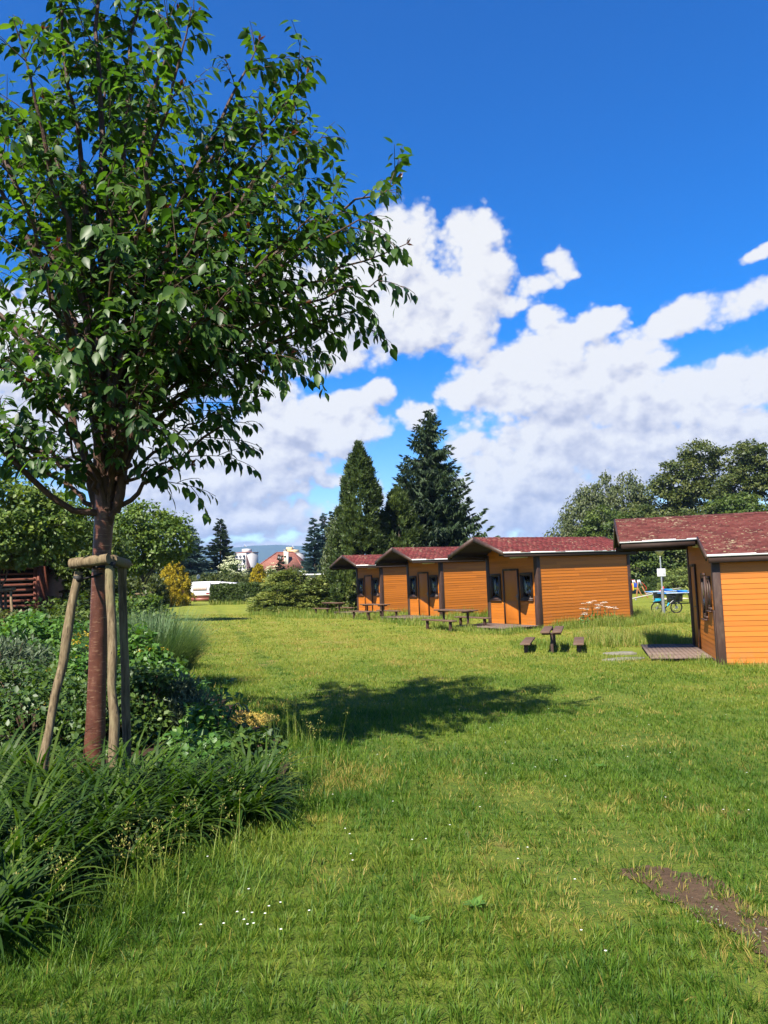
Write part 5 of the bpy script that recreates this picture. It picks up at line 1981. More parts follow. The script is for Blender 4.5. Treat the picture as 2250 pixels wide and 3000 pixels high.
# long bare low branch sweeping to the left
lb = np.array([A(285, 1503, 7.05), A(215, 1496, 6.95), A(150, 1455, 6.85), A(90, 1400, 6.75), A(40, 1350, 6.65), A(-20, 1290, 6.6), A(-110, 1210, 6.5)])
limbs.tube(lb, [.034, .03, .028, .026, .023, .02, .010], 8)
for s, dz in ((.5, .22), (.62, .1), (.75, .2), (.88, .15), (.98, .1), (.55, -.05), (.83, -.02)):
    o = along(lb, np.array([s]))[0]
    e = o + np.array([rng.normal() * .25, rng.normal() * .2, dz + .1])
    tw = bez(o, o + (e - o) * .3, e + np.array([0, 0, .05]), e, 6)
    twigs.tube(tw, list(np.linspace(.006, .002, 6)), 5)
    leaves_on(tw, 11, .2, .8)
# pruned stubs by the fork
limbs.tube([A(330, 1388, 7.0), A(355, 1378, 6.95), A(385, 1362, 6.9)], [.03, .024, .02], 9)
limbs.tube([A(340, 1500, 7.05), A(352, 1450, 7.0), A(362, 1370, 7.05)], [.04, .045, .04], 10)
limbs.build('branch', M['limbbark'], TT, smooth=True)
twigs.build('twigs', M['woodtwig'], TT)
LP = np.concatenate(LP)
LS = np.concatenate(LS)
veg('crown', scatter(T_LEAF, LP, np.concatenate(LD), np.concatenate(LN), LS, LS * .56, np.concatenate(LR)), M['cherryleaf'], TT, smooth=True)
veg('young_leaves', scatter(T_FOLD, np.array(RP), np.array(RD), np.array(RN), np.array(RS), np.array(RS) * .4, rng.random(len(RP))), M['redleaf'], TT)
print('cherry leaves', len(LP))

# stakes -----------------------------------------------------------------
SUP = thing('tree_support', 'three weathered round stakes with half-log rails strapped round the cherry trunk', 'tree support', tb)


def stake(mb, top, bot, r0, r1, n=12):
    top, bot = np.array(top), np.array(bot)
    d = (bot - top) / (top[2] - bot[2])
    bot = top + d * (top[2] - (-.25))
    pts = [top + (bot - top) * t for t in np.linspace(0, 1, 9)]
    pts = [p + (rng.normal(size=3) * .006 if 0 < i < 8 else 0) for i, p in enumerate(pts)]
    mb.tube(pts, list(np.linspace(r0, r1, 9) * (1 + .06 * rng.normal(size=9))), n)


for top, bot in ((A(231, 1676, 6.78), A(133, 2185, 6.45)), (A(322, 1632, 6.70), A(333, 2188, 6.42)), (A(358, 1655, 7.35), A(371, 2165, 7.45))):
    q = MB()
    stake(q, top, bot, .037, .040)
    q.build('stake', M['stake'], SUP, smooth=True)


def halflog(a, b, r):
    q = MB()
    a, b = Vector(a), Vector(b)
    d = (b - a).normalized()
    up = Vector((0, 0, 1))
    x = d.cross(up).normalized()
    up = x.cross(d)
    vs = []
    n = 12
    K = 7
    for k in range(K):
        p = a.lerp(b, k / (K - 1))
        rr = r * (1 + .05 * math.sin(k * 2.1))
        for j in range(n):
            th = 2 * pi * j / n
            vs.append(p + x * math.cos(th) * rr * .8 + up * math.sin(th) * rr)
    q.add(vs, [(i * n + j, i * n + (j + 1) % n, (i + 1) * n + (j + 1) % n, (i + 1) * n + j) for i in range(K - 1) for j in range(n)]
          + [tuple(range(n - 1, -1, -1)), tuple((K - 1) * n + j for j in range(n))])
    return q


halflog(A(207, 1652, 6.72), A(318, 1637, 6.62), .046).build('rail', M['stake'], SUP, smooth=True)
halflog(A(330, 1640, 6.74), A(374, 1652, 7.42), .046).build('rail', M['stake'], SUP, smooth=True)
halflog(A(240, 1650, 6.86), A(352, 1650, 7.45), .040).build('rail', M['stake'], SUP, smooth=True)
q = MB()
for c, r in ((A(229, 1695, 6.77), .042), (A(323, 1655, 6.69), .042)):
    c = Vector(c)
    q.tube([c + Vector((0, 0, -.03)), c + Vector((0, 0, .025))], r, 14)
c = Vector(A(296, 1662, 7.1))
q.torus((c.x, c.y, c.z), .105, .012, 24, 6, 'x')
q.tube([A(232, 1700, 6.79), A(270, 1690, 7.0), A(300, 1680, 7.0)], .010, 6)
q.tube([A(322, 1668, 6.70), A(340, 1660, 6.9), A(352, 1662, 7.2)], .010, 6)
q.build('strap', M['strap'], SUP)

# small supports of the young trees behind
for px, Y, lab, hh, tagged in ((418, 38, 'pale stake frame with a white tag round the distant young tree', 1.45, True),
                               (232, 27.5, 'dark leaning stake pair just behind the cherry stakes', 1.75, False),
                               (-6, 23, 'pale peeling stakes at the left edge under the light green tree', 1.75, False)):
    b = stand(px, Y)
    t = thing('tree_support', lab, 'tree support', b)
    for s, yy in ((-1, -.25), (1, -.25), (.1, .4)):
        MB().tube([(.62 * s if abs(s) == 1 else .05, yy, -.2), (.46 * s if abs(s) == 1 else .05, yy * .8, hh)], .04, 8).build('stake', M['stake'] if tagged or px < 0 else M['darkbark'], t)
    q = MB()
    q.bar((-.62, -.22, hh - .05), (.62, -.22, hh + .03), .06, .09)
    q.bar((.5, -.2, hh - .02), (.05, .36, hh), .06, .08)
    q.bar((-.5, -.2, hh - .02), (.05, .36, hh), .06, .08)
    q.build('rail', M['stake'] if tagged or px < 0 else M['darkbark'], t)
    if tagged:
        MB().box((-.62, -.275, hh + .02), (-.42, -.262, hh + .20)).build('tag', M['paper'], t)

# ------------------------------------------------------------------ the planted bed
LILY = [(60, 2690, .62), (180, 2560, .66), (330, 2470, .70), (470, 2440, .66), (610, 2400, .66), (750, 2330, .64), (60, 2520, .66), (210, 2400, .70),
        (380, 2340, .70), (540, 2300, .68), (680, 2260, .66), (800, 2270, .58), (110, 2330, .68), (270, 2290, .60), (430, 2250, .64), (590, 2215, .60), (700, 2190, .55),
        (-60, 2640, .66), (-70, 2440, .70), (-20, 2290, .66), (-120, 2780, .62), (10, 2770, .55), (830, 2215, .5), (-170, 2560, .66), (-160, 2340, .66),
        (130, 2460, .66), (300, 2390, .66), (460, 2345, .66), (20, 2600, .66), (250, 2500, .62), (400, 2410, .62), (620, 2320, .62), (540, 2390, .6), (700, 2350, .55)]
LILY = [q for q in LILY if q[1] >= 2330 or q[0] < 0] + [(720, 2410, .58), (560, 2365, .6), (650, 2430, .58), (480, 2400, .62), (90, 2400, .66), (180, 2350, .6), (360, 2560, .5), (500, 2480, .55)]
for i, (px, py, h) in enumerate(LILY):
    b = gp(px, py)
    n = 105
    a = rng.random(n) * 2 * pi
    rr = .13 * np.sqrt(rng.random(n))
    B = np.stack([np.cos(a) * rr, np.sin(a) * rr, np.full(n, -.02)], -1)
    az = a + rng.normal(size=n) * .45
    H = h * (.62 + .55 * rng.random(n))
    o = veg('daylily_clump', strips(B, az, H, .70 + .85 * rng.random(n), .023 + .013 * rng.random(n), np.clip(.3 * rng.random() + .7 * rng.random(n), 0, 1), 8, 1.95, .25),
            M['lily'], None, b, True)
    tag(o, 'clump of arching strap leaves in the daylily mass round the cherry trunk', 'daylily', 'daylily clumps in the bed')

bush('leafy_shrub', 'dense dark green small-leaved shrub left of the cherry trunk, behind the daylilies', 90, 8.6, 2.3, .92, 9500, .042, 'darkshrub', None, .16)
bush('leafy_shrub', 'dense small-leaved shrub right behind the cherry stakes', 425, 8.8, .85, .95, 5200, .036, 'darkshrub', None, .15)
bush('leafy_shrub', 'dense dark shrub between the cherry trunk and the grey lavender, low in the bed', 325, 8.2, .9, .72, 3600, .042, 'darkshrub', None, .15)
bush('lavender_bush', 'grey-green feathery lavender-like bush at the bed edge by the lawn', 556, 8.9, .52, .74, 3600, .018, 'greyshrub', None, .14, stretch=4.5, droop=-.7)
bush('lavender_bush', 'grey-green spiky bush at the left edge of the picture', 20, 11.5, 1.6, 1.05, 5000, .025, 'greyshrub', None, .2, stretch=4.5, droop=-.6)
bush('broadleaf_plant', 'sprawling plant with large lobed leaves at the lawn edge of the bed', 645, 8.6, .50, .76, 170, .085, 'limeshrub', None, .2, leafT=T_CLUST, stretch=1.2, droop=.4)
bush('bright_shrub', 'bright green leafy shrub under the slatted shed', 75, 14.5, 3.2, 1.35, 9000, .065, 'limeshrub', None, .25)
bush('bright_shrub', 'bright green plant between the right stake and the ornamental grass', 398, 11.6, .5, 1.3, 1600, .07, 'limeshrub', None, .2)
bush('bright_shrub', 'leafy green shrub with yellow tips on the bed edge behind the lavender', 455, 10.6, .75, .95, 3200, .055, 'limeshrub', None, .2, 'yellowflower', 9)
bush('goldenrod', 'yellow flowering plant seen between the left stake and the cherry trunk', 228, 11.0, .8, 1.02, 2600, .05, 'limeshrub', None, .18, 'yellowflower', 22)
bush('green_shrub', 'mid green shrub with rusty tips behind the left stake', 215, 16.5, 2.6, 1.8, 8000, .07, 'treegreen', None, .3)
bush('green_shrub', 'olive green shrub right of the cherry trunk below the young tree', 385, 20, 2.4, 1.7, 8000, .075, 'treelime', None, .3)
bush('green_shrub', 'mid green shrub low in the bed beyond the goldenrod', 130, 12.5, 2.2, .9, 5000, .05, 'darkshrub', None, .22)
bush('green_shrub', 'dark bush at the left edge behind the spiky grey bush', -40, 15, 2.2, 1.5, 6000, .06, 'treedark', None, .25)
bush('green_shrub', 'feathery green filler shrub beyond the bright shrub', 150, 19, 3.4, 1.35, 8000, .06, 'treegreen', None, .3)
bush('green_shrub', 'tall dark garden shrub in the shade behind the left stakes', 300, 27, 4.0, 2.3, 9000, .10, 'treedark', None, .4)

bush('green_shrub', 'low green filler plant at the lawn edge behind the lavender', 520, 10.4, .75, .62, 2600, .05, 'limeshrub', None, .16)
bush('green_shrub', 'green filler plant in front of the big ornamental grass', 470, 12.3, .9, .75, 2800, .055, 'darkshrub', None, .18)
bush('green_shrub', 'small dark leafy plant between the lavender and the golden sedum', 600, 8.2, .5, .42, 1100, .05, 'limeshrub', None, .12)
# golden sedum carpet
bush('green_shrub', 'low leafy plant just behind the right end of the daylilies', 560, 7.4, .8, .30, 1300, .05, 'limeshrub', None, .12)
bush('green_shrub', 'low leafy plant beside the wispy seeding grass at the bed corner', 745, 7.5, .6, .28, 900, .05, 'darkshrub', None, .12)
b = gp(640, 2125)
n = 9000
x = rng.normal(size=n) * .38
y = rng.normal(size=n) * .26
keep = (x / .75) ** 2 + (y / .5) ** 2 < 1
x, y = x[keep], y[keep]
n = len(x)
zz = g(b[0] + x, b[1] + y) + .02 + .09 * rng.random(n)
o = veg('sedum_carpet', scatter(T_FOLD, np.stack([b[0] + x, b[1] + y, zz], -1), rng.normal(size=(n, 3)) + np.array([0, 0, .7]), rng.normal(size=(n, 3)) * .6 + np.array([0, 0, 1]),
                                .022 + .014 * rng.random(n), .014, rng.random(n)), M['sedum'])
tag(o, 'low golden sedum carpet at the front of the bed beside the tree shadow', 'ground cover', kind='stuff')

# ornamental grass
for px, Y, n, h, lab in ((445, 13.5, 4200, 1.5, 'big fountain of fine ornamental grass spilling over the lawn edge'),
                         (400, 16.5, 2600, 1.35, 'second fine grass fountain behind the first, nearer the young tree')):
    b = stand(px, Y)
    a = rng.random(n) * 2 * pi
    rr = .55 * np.sqrt(rng.random(n))
    B = np.stack([np.cos(a) * rr, np.sin(a) * rr, np.full(n, -.02)], -1)
    o = veg('ornamental_grass', strips(B, a + rng.normal(size=n) * .4, h * (.6 + .5 * rng.random(n)), .25 + .8 * rng.random(n), .008 + .006 * rng.random(n), rng.random(n), 6, 1.7), M['bluegrass'], None, b)
    tag(o, lab, 'grass clump')

# ------------------------------------------------------------------ lawn blades
def dirt_mask(x, y):
    dx = (vnoise(x, y, 9, 21) - .5) * .22
    dy = (vnoise(x, y, 9, 22) - .5) * .22
    k = inpoly(x + dx * .5, y + dy * .5, DIRT)
    for a, b in ((.09, 0), (-.09, 0), (0, .09), (0, -.09)):
        k &= inpoly(x + a + dx, y + b + dy, DIRT)
    return k


CABS = [(cA, ANG, 4.6, 2.9, 0, 1.65), (cB, ANG, 4.6, 2.9, 0, 1.65), (cC, ANG, 4.6, 2.9, 0, 1.65), (cD, DANG, 5.2, 2.9, 1.1, 1.8)]


def in_cabin(x, y, m=0.0):
    k = np.zeros(x.shape, bool)
    for b, a, L, W, ext, po in CABS:
        lx = (x - b[0]) * math.cos(a) + (y - b[1]) * math.sin(a)
        ly = -(x - b[0]) * math.sin(a) + (y - b[1]) * math.cos(a)
        k |= (lx > -m) & (lx < L + m) & (ly > -ext - m) & (ly < W + m)
        k |= (lx > -po - m) & (lx < m) & (ly > 0) & (ly < W)
    return k


TRACKS = [(gp(640, 1790)[:2], gp(753, 1912)[:2], 1.0), (gp(545, 1800)[:2], gp(600, 1905)[:2], .6)]


WORN = [tuple(gp(a, b)[:2]) + (r,) for a, b, r in ((1555, 2345, .30), (1590, 2690, .20), (1490, 2510, .2), (1800, 2052, .45), (1680, 2560, .28), (1900, 2480, .3), (1340, 2620, .15), (1330, 2310, .25), (980, 2570, .14), (1790, 2650, .2), (1860, 2170, .35), (1150, 1990, .35))]


def grass_band(y0, y1, dens, h, w, nseg, seed):
    """blades over the visible wedge (with a margin) between two distances"""
    half = lambda yy: yy * .54 + 1.6
    area = (y1 - y0) * (half(y0) + half(y1))
    n = int(area * dens)
    u = rng.random(n)
    y = np.sqrt(y0 ** 2 + u * (y1 ** 2 - y0 ** 2))
    x = (rng.random(n) * 2 - 1) * half(y)
    # tufts: pull blades towards cell centres
    cs = .16
    cx = (np.floor(x / cs) + .5 + .7 * (vnoise(np.floor(x / cs) * 7.3, np.floor(y / cs) * 5.1, 1, 4) - .5)) * cs
    cy = (np.floor(y / cs) + .5 + .7 * (vnoise(np.floor(x / cs) * 3.3, np.floor(y / cs) * 9.1, 1, 5) - .5)) * cs
    pull = .42 * rng.random(n)
    x = x + (cx - x) * pull
    y = y + (cy - y) * pull
    bed = inpoly(x + (vnoise(x, y, 4, 6) - .5) * .3, y, BED)
    dm = dirt_mask(x, y)
    # worn thin patches
    thin = vnoise(x, y, 1.1, 31) * .6 + vnoise(x, y, 3.7, 32) * .4
    keep = ~bed & ~in_cabin(x, y, .02) & (~dm | (rng.random(n) < .05 + .9 * np.clip((vnoise(x, y, 5, 81) * .5 + vnoise(x, y, 14, 82) * .5 - .5) * 4, 0, .55))) & ((thin > .26) | (rng.random(n) < .35))
    x, y, cx, cy, thin = x[keep], y[keep], cx[keep], cy[keep], thin[keep]
    n = len(x)
    tall = vnoise(x, y, 1.6, 33) * .6 + vnoise(x, y, 5, 34) * .4
    H = h * .88 * (.45 + .85 * rng.random(n)) * (.55 + .95 * tall)
    nearedge = inpoly(x - .35 - .25 * vnoise(x, y, 3, 8), y, BED)
    H = np.where(nearedge, H * (1.15 + .9 * rng.random(n)), H)
    az = np.arctan2(y - cy, x - cx) + rng.normal(size=n) * .9
    lean = .25 + 1.15 * rng.random(n)
    colr = .38 * rng.random(n) + .48 * (vnoise(x, y, .8, 41) * .5 + vnoise(x, y, 3.1, 42) * .5) - .02
    dryp = (vnoise(x, y, .9, 51) * .55 + vnoise(x, y, 4.3, 52) * .45)
    nd = inpoly(x + (vnoise(x, y, 7, 23) - .5) * .5, y + .12 + (vnoise(x, y, 7, 24) - .5) * .5, DIRT)
    colr = np.where((rng.random(n) < .012 + .45 * np.clip((dryp - .66) * 6, 0, 1) + .40 * nd), .8 + .2 * rng.random(n), colr)
    colr = colr + .36 * np.clip((y - 5.5) / 17, 0, 1)
    # worn, straw-coloured spots
    drop = np.zeros(n, bool)
    for sx_, sy_, sr_ in WORN:
        dd = ((x - sx_) ** 2 + ((y - sy_) / 1.3) ** 2) / sr_ ** 2
        wgt = np.exp(-dd) * (.35 + 1.1 * vnoise(x, y, 5, 95))
        pick = rng.random(n) < wgt * .75
        colr = np.where(pick, .78 + .2 * rng.random(n), colr)
        H = H * (1 - .45 * np.clip(wgt, 0, 1))
        drop |= rng.random(n) < wgt * .55
    # wheel tracks and mower bands down the field
    for (x0_, y0_), (x1_, y1_), amt in TRACKS:
        d = np.abs((x - x0_) * (y1_ - y0_) - (y - y0_) * (x1_ - x0_)) / math.hypot(x1_ - x0_, y1_ - y0_)
        on = np.clip((.26 - d) / .12, 0, 1) * np.clip((y - 12) / 3, 0, 1) * (vnoise(x, y, .7, 91) > .25)
        colr = colr - .26 * amt * on
        H = H * (1 - .3 * on * amt)
    colr = colr + .06 * np.sin((x + .21 * y) * 3.6) * np.clip((y - 7) / 6, 0, 1)
    B = np.stack([x, y, g(x, y) - .006], -1)
    kp = ~drop
    return strips(B[kp], az[kp], H[kp], lean[kp], w * (.7 + .6 * rng.random(int(kp.sum()))), np.clip(colr[kp], 0, 1), nseg, 1.5, .8)


parts = [grass_band(2.3, 4.2, 8200, .074, .0042, 3, 1), grass_band(4.2, 7.0, 4600, .074, .0052, 2, 2), grass_band(7.0, 11, 2200, .072, .0068, 2, 3),
         grass_band(11, 18, 850, .075, .0095, 2, 4), grass_band(18, 30, 300, .07, .016, 2, 5), grass_band(30, 50, 75, .075, .03, 2, 6)]
o = veg('grass', join(parts), M['grass'])
tag(o, 'short mown lawn grass', 'grass', kind='stuff')
print('blades', len(o.data.vertices))

# uncut grass round the cabins, tables and the juniper
def patch(poly, n, h, w, dry=.1, fall=.25):
    poly = np.array(poly)
    x = rng.uniform(poly[:, 0].min(), poly[:, 0].max(), n * 3)
    y = rng.uniform(poly[:, 1].min(), poly[:, 1].max(), n * 3)
    k = inpoly(x + (vnoise(x, y, 1.5, 61) - .5) * fall * 2, y + (vnoise(x, y, 1.5, 62) - .5) * fall * 2, poly) & ~in_cabin(x, y, .03)
    x, y = x[k][:n], y[k][:n]
    m = len(x)
    H = h * (.4 + .8 * rng.random(m)) * (.5 + vnoise(x, y, 2.2, 63))
    rn = np.clip(.55 * rng.random(m) + .3 * vnoise(x, y, 1.1, 64) + np.where(rng.random(m) < dry, .3, 0), 0, 1)
    return strips(np.stack([x, y, g(x, y) - .02], -1), rng.random(m) * 2 * pi, H, .15 + .6 * rng.random(m), w * (.7 + .6 * rng.random(m)), rn, 3, 1.5)


def strip_poly(base, ang, pts):
    return [tuple(toW(base, ang, x, y)[:2]) for x, y in pts]


tp = []
tp.append(patch(strip_poly(cC, ANG, [(-.1, -.02), (5.3, -.02), (5.4, -2.0), (2.5, -1.7), (.3, -.9)]), 9000, .32, .010, .15))
tp.append(patch(strip_poly(cC, ANG, [(4.9, -2.0), (6.2, -2.2), (6.6, 2.5), (5.1, 2.5)]), 5000, .38, .011, .45))
tp.append(patch(strip_poly(cC, ANG, [(-2.6, -1.2), (.3, -1.0), (.2, -.5), (-1.5, .2), (-1.8, 3.2), (-2.5, 3.2)]), 2600, .24, .011, .1))
tp.append(patch(strip_poly(cB, ANG, [(-.1, -.02), (5, -.02), (5, -1.0), (0, -.8)]), 3000, .40, .016, .1))
tp.append(patch(strip_poly(cB, ANG, [(-3.6, -3.2), (-.2, -2.6), (-.2, -1.0), (-1.9, -.3), (-2.6, 2)]), 2600, .30, .014, .1))
tp.append(patch(strip_poly(cA, ANG, [(-4.6, -2.6), (1, -2.0), (3, -.1), (0, -.02), (-1.8, 0), (-3.6, 3.5), (-5.5, 4.5)]), 2600, .30, .018, .15))
tp.append(patch(strip_poly(cD, DANG, [(-2.9, 1.6), (-1.9, -.2), (-.1, -.05), (-.1, -1.2), (4.5, -1.2), (4.5, -1.55), (-.4, -1.6), (-.7, -.4), (-2.3, -.6), (-3.4, 1.8)]), 5200, .20, .008, .3, .12))
tp.append(patch(strip_poly(cD, DANG, [(-2.2, 2.85), (.2, 2.95), (0, 6.2), (-3.0, 6.4)]), 6500, .33, .010, .45))
tp.append(patch([(stand(742, 47.5)[0], 46.5), (stand(1010, 46)[0], 45.5), (stand(1030, 48)[0], 48), (stand(742, 49)[0], 50)], 3200, .40, .022, .1))
tp.append(patch([(stand(610, 67)[0], 66.7), (stand(800, 67)[0], 66.7), (stand(800, 68)[0], 68), (stand(610, 68)[0], 68)], 900, .4, .035, .2))
for (px, Y, r) in ((1336, 28.6, 1.1), (1099, 37.6, 1.1), (1622, 22.2, .0)):
    if r:
        c = stand(px, Y)
        tp.append(patch([(c[0] + r * math.cos(a), c[1] + r * 1.2 * math.sin(a)) for a in np.linspace(0, 2 * pi, 12)[:-1]], 700, .22, .014, .1))
c = stand(1622, 22.0)
tp.append(patch([(c[0] - 1.3, c[1] - 1.2), (c[0] + 1.3, c[1] - 1.2), (c[0] + 1.6, c[1] + 1.3), (c[0] - 1.0, c[1] + 1.3)], 2600, .15, .010, .1))
o = veg('tall_grass', join(tp), M['tallgrass'])
tag(o, 'uncut longer grass round cabins, decks and tables', 'grass', kind='stuff')

# seeding grasses along the bed edge
def seedgrass(spots):
    st, sd = [], []
    for px, py, n, h, sp in spots:
        c = gp(px, py)
        B = c + np.stack([rng.normal(size=n) * sp, rng.normal(size=n) * sp, np.zeros(n)], -1)
        B[:, 2] = g(B[:, 0], B[:, 1]) - .01
        H = h * (.7 + .5 * rng.random(n))
        az = rng.random(n) * 2 * pi
        ln = .05 + .35 * rng.random(n)
        s = strips(B, az, H, ln, np.full(n, .0034), .45 + .4 * rng.random(n), 5, 1.5)
        st.append(s)
        tips = s[0].reshape(n, -1, 3)[:, -1]
        prev = s[0].reshape(n, -1, 3)[:, -3]
        for i in range(n):
            m = 14
            t_ = rng.random(m)
            pp = tips[i] + (prev[i] - tips[i]) * (t_ * .9)[:, None] + rng.normal(size=(m, 3)) * np.array([.022, .022, .012]) * (t_ + .15)[:, None]
            sd.append(scatter(T_FOLD, pp, rng.normal(size=(m, 3)) * .6 + np.array([0, 0, .8]), rng.normal(size=(m, 3)), .015, .006, .55 + .45 * rng.random(m)))
        m2 = n * 4
        B2 = c + np.stack([rng.normal(size=m2) * sp * 1.2, rng.normal(size=m2) * sp * 1.2, np.zeros(m2)], -1)
        B2[:, 2] = g(B2[:, 0], B2[:, 1]) - .01
        st.append(strips(B2, rng.random(m2) * 2 * pi, h * .55 * (.5 + rng.random(m2)), .3 + .8 * rng.random(m2), np.full(m2, .0052), .6 * rng.random(m2), 4, 1.6))
    return join(st + sd)


o = veg('seeding_grass', seedgrass([(880, 2190, 16, .62, .10), (780, 2200, 6, .5, .14), (930, 2260, 8, .45, .14), (560, 2580, 9, .42, .16), (420, 2640, 11, .42, .18),
                                    (300, 2680, 8, .40, .18), (680, 2500, 7, .36, .16), (200, 2740, 6, .36, .16), (860, 2350, 6, .36, .14)]), M['tallgrass'])
tag(o, 'wispy seeding grasses along the bed edge', 'grass', kind='stuff')

# daisies and clover heads in the lawn
P_ = []
for px, py, sx, n in ((690, 2725, .13, 9), (775, 2715, .10, 5), (560, 2050, .3, 0), (900, 2520, .25, 2), (1000, 2030, 1.0, 40), (1300, 2330, 1.2, 8), (900, 1960, 1.3, 40), (1500, 2200, 1.5, 14), (2000, 2150, 1.5, 14), (1150, 2500, .6, 6),
                      (1290, 2480, .1, 3), (1900, 2400, .5, 3)):
    c = gp(px, py)
    q = np.stack([c[0] + rng.normal(size=n) * sx, c[1] + rng.normal(size=n) * sx, np.zeros(n)], -1)
    P_.append(q)
P_ = np.concatenate(P_)
P_ = P_[~inpoly(P_[:, 0], P_[:, 1], BED)]
P_[:, 2] = g(P_[:, 0], P_[:, 1]) + .055 + .02 * rng.random(len(P_))
pr = []
for p in P_:
    m = 9
    a = np.linspace(0, 2 * pi, m + 1)[:-1]
    d = np.stack([np.cos(a), np.sin(a), np.full(m, .15)], -1)
    pr.append(scatter(T_FOLD, np.tile(p, (m, 1)), d, np.tile([0, 0, 1.], (m, 1)), .0075, .005, rng.random(m)))
o = veg('daisies', join(pr), M['petal'])
tag(o, 'scattered small white daisies and clover heads in the lawn', 'flowers', kind='stuff')

# umbels by the cabin wall
for i, (lx, ly, hh) in enumerate(((1.8, -.45, .85), (2.1, -.4, .9), (2.35, -.55, .8), (1.55, -.5, .65), (2.7, -.45, .85), (2.0, -.75, .7), (3.0, -.6, .6), (2.5, -.8, .65), (1.3, -.7, .5))):
    b = toW(cC, ANG, lx, ly)
    b[2] = float(g(b[0], b[1]))
    t = thing('umbel_flower', 'white lacy umbel flower standing in tall grass against the orange side wall', 'wildflower', b, 0, 'white umbels by the cabin wall')
    st = MB()
    heads = []
    st.tube([(0, 0, -.05), (.02, 0, hh * .55), (.03, .01, hh * .8)], [.008, .006, .005], 5)
    for k in range(3):
        a = rng.random() * 2 * pi
        e = np.array([.03 + .12 * math.cos(a), .12 * math.sin(a), hh * (.88 + .14 * rng.random())])
        st.tube([(.025, .005, hh * .62), e], [.005, .003], 4)
        m = 40
        rr = np.sqrt(rng.random(m)) * .075
        aa = rng.random(m) * 2 * pi
        heads.append(scatter(T_FOLD, e + np.stack([rr * np.cos(aa), rr * np.sin(aa), .02 - rr * .2], -1), np.stack([np.cos(aa), np.sin(aa), np.full(m, .2)], -1),
                             np.tile([0, 0, 1.], (m, 1)) + rng.normal(size=(m, 3)) * .3, .028, .024, rng.random(m)))
    m = 24
    lv = scatter(T_FOLD, np.stack([rng.normal(size=m) * .09, rng.normal(size=m) * .09, hh * .55 * rng.random(m)], -1), rng.normal(size=(m, 3)) + np.array([0, 0, .2]), rng.normal(size=(m, 3)) + np.array([0, 0, 1]), .13, .06, rng.random(m))
    st.build('stem', M['twig'], t)
    for hd in heads: veg('flower_head', hd, M['petal'], t)
    veg('leaves', lv, M['limeshrub'], t)

# broad weeds in the lawn
for px, py, r, lab in ((1393, 2668, .065, 'broad-leaved dock plant in the middle of the foreground lawn'), (1230, 2715, .05, 'small flat dock plant left of the larger dock in the lawn'),
                       (1760, 2255, .06, 'low clover-like weed patch beside the worn grass')):
    c = gp(px, py)
    m = 9
    a = np.linspace(0, 2 * pi, m + 1)[:-1] + rng.random(m) * .5
    d = np.stack([np.cos(a), np.sin(a), .35 + .3 * rng.random(m)], -1)
    o = veg('dock_plant', scatter(T_LEAF, np.tile([0, 0, .02], (m, 1)), d, np.tile([0, 0, 1.], (m, 1)), r * (.8 + .5 * rng.random(m)), r * .55, .4 + .5 * rng.random(m)), M['limeshrub'], None, c, True)
    tag(o, lab, 'weed', 'broad weeds in the lawn')

# pebbles on the bare earth
DP = np.array(DIRT)
x = rng.uniform(DP[:, 0].min(), DP[:, 0].max(), 3000)
y = rng.uniform(DP[:, 1].min(), DP[:, 1].max(), 3000)
k = inpoly(x, y, DIRT) & (vnoise(x, y, 2.5, 71) > .45)
x, y = x[k][:45], y[k][:45]
q = MB()
for a, b in zip(x, y):
    r = .003 + .006 * random.random() ** 2.5
    z = float(g(a, b)) + .009
    n = 6
    vs = [(a + r * math.cos(2 * pi * j / n) * random.uniform(.8, 1.2), b + r * math.sin(2 * pi * j / n) * random.uniform(.8, 1.2), z) for j in range(n)]
    vs += [(a + .55 * r * math.cos(2 * pi * j / n), b + .55 * r * math.sin(2 * pi * j / n), z + r * .6) for j in range(n)]
    q.add(vs, [(j, (j + 1) % n, n + (j + 1) % n, n + j) for j in range(n)] + [tuple(range(n, 2 * n))])
o = q.build('gravel', M['stone'])
tag(o, 'small pebbles on the bare earth patch', 'gravel', kind='stuff')
# ------------------------------------------------------------------ sky with cumulus
SUN_EL = R(48)
SUN_DIR = np.array([-.515, -.857, 0])          # horizontal direction towards the sun
SUN_DIR = SUN_DIR / np.linalg.norm(SUN_DIR)
SKYSTR = .072
w = bpy.data.worlds.new('World')
S.world = w
w.use_nodes = True
w.node_tree.nodes.clear()
n = NT(w.node_tree)
wout = n.node('ShaderNodeOutputWorld')
sky = n.node('ShaderNodeTexSky')
sky.sky_type = 'NISHITA'
sky.sun_disc = False
sky.sun_elevation = SUN_EL
# sun_rotation is measured from +Y towards +X
sky.sun_rotation = math.atan2(SUN_DIR[0], SUN_DIR[1])
sky.altitude = 200
sky.air_density = 1.0
sky.dust_density = .35
sky.ozone_density = 3.0
hsv = n.node('ShaderNodeHueSaturation')
hsv.inputs['Hue'].default_value = .514
hsv.inputs['Saturation'].default_value = 1.55
hsv.inputs['Value'].default_value = 1.0
n.l.new(sky.outputs[0], hsv.inputs['Color'])
tc = n.node('ShaderNodeTexCoord')
sep = n.node('ShaderNodeSeparateXYZ')
n.l.new(tc.outputs['Generated'], sep.inputs[0])
U = n.math('ARCTAN2', sep.outputs[0], sep.outputs[1])
Vv = n.math('ARCSINE', sep.outputs[2])

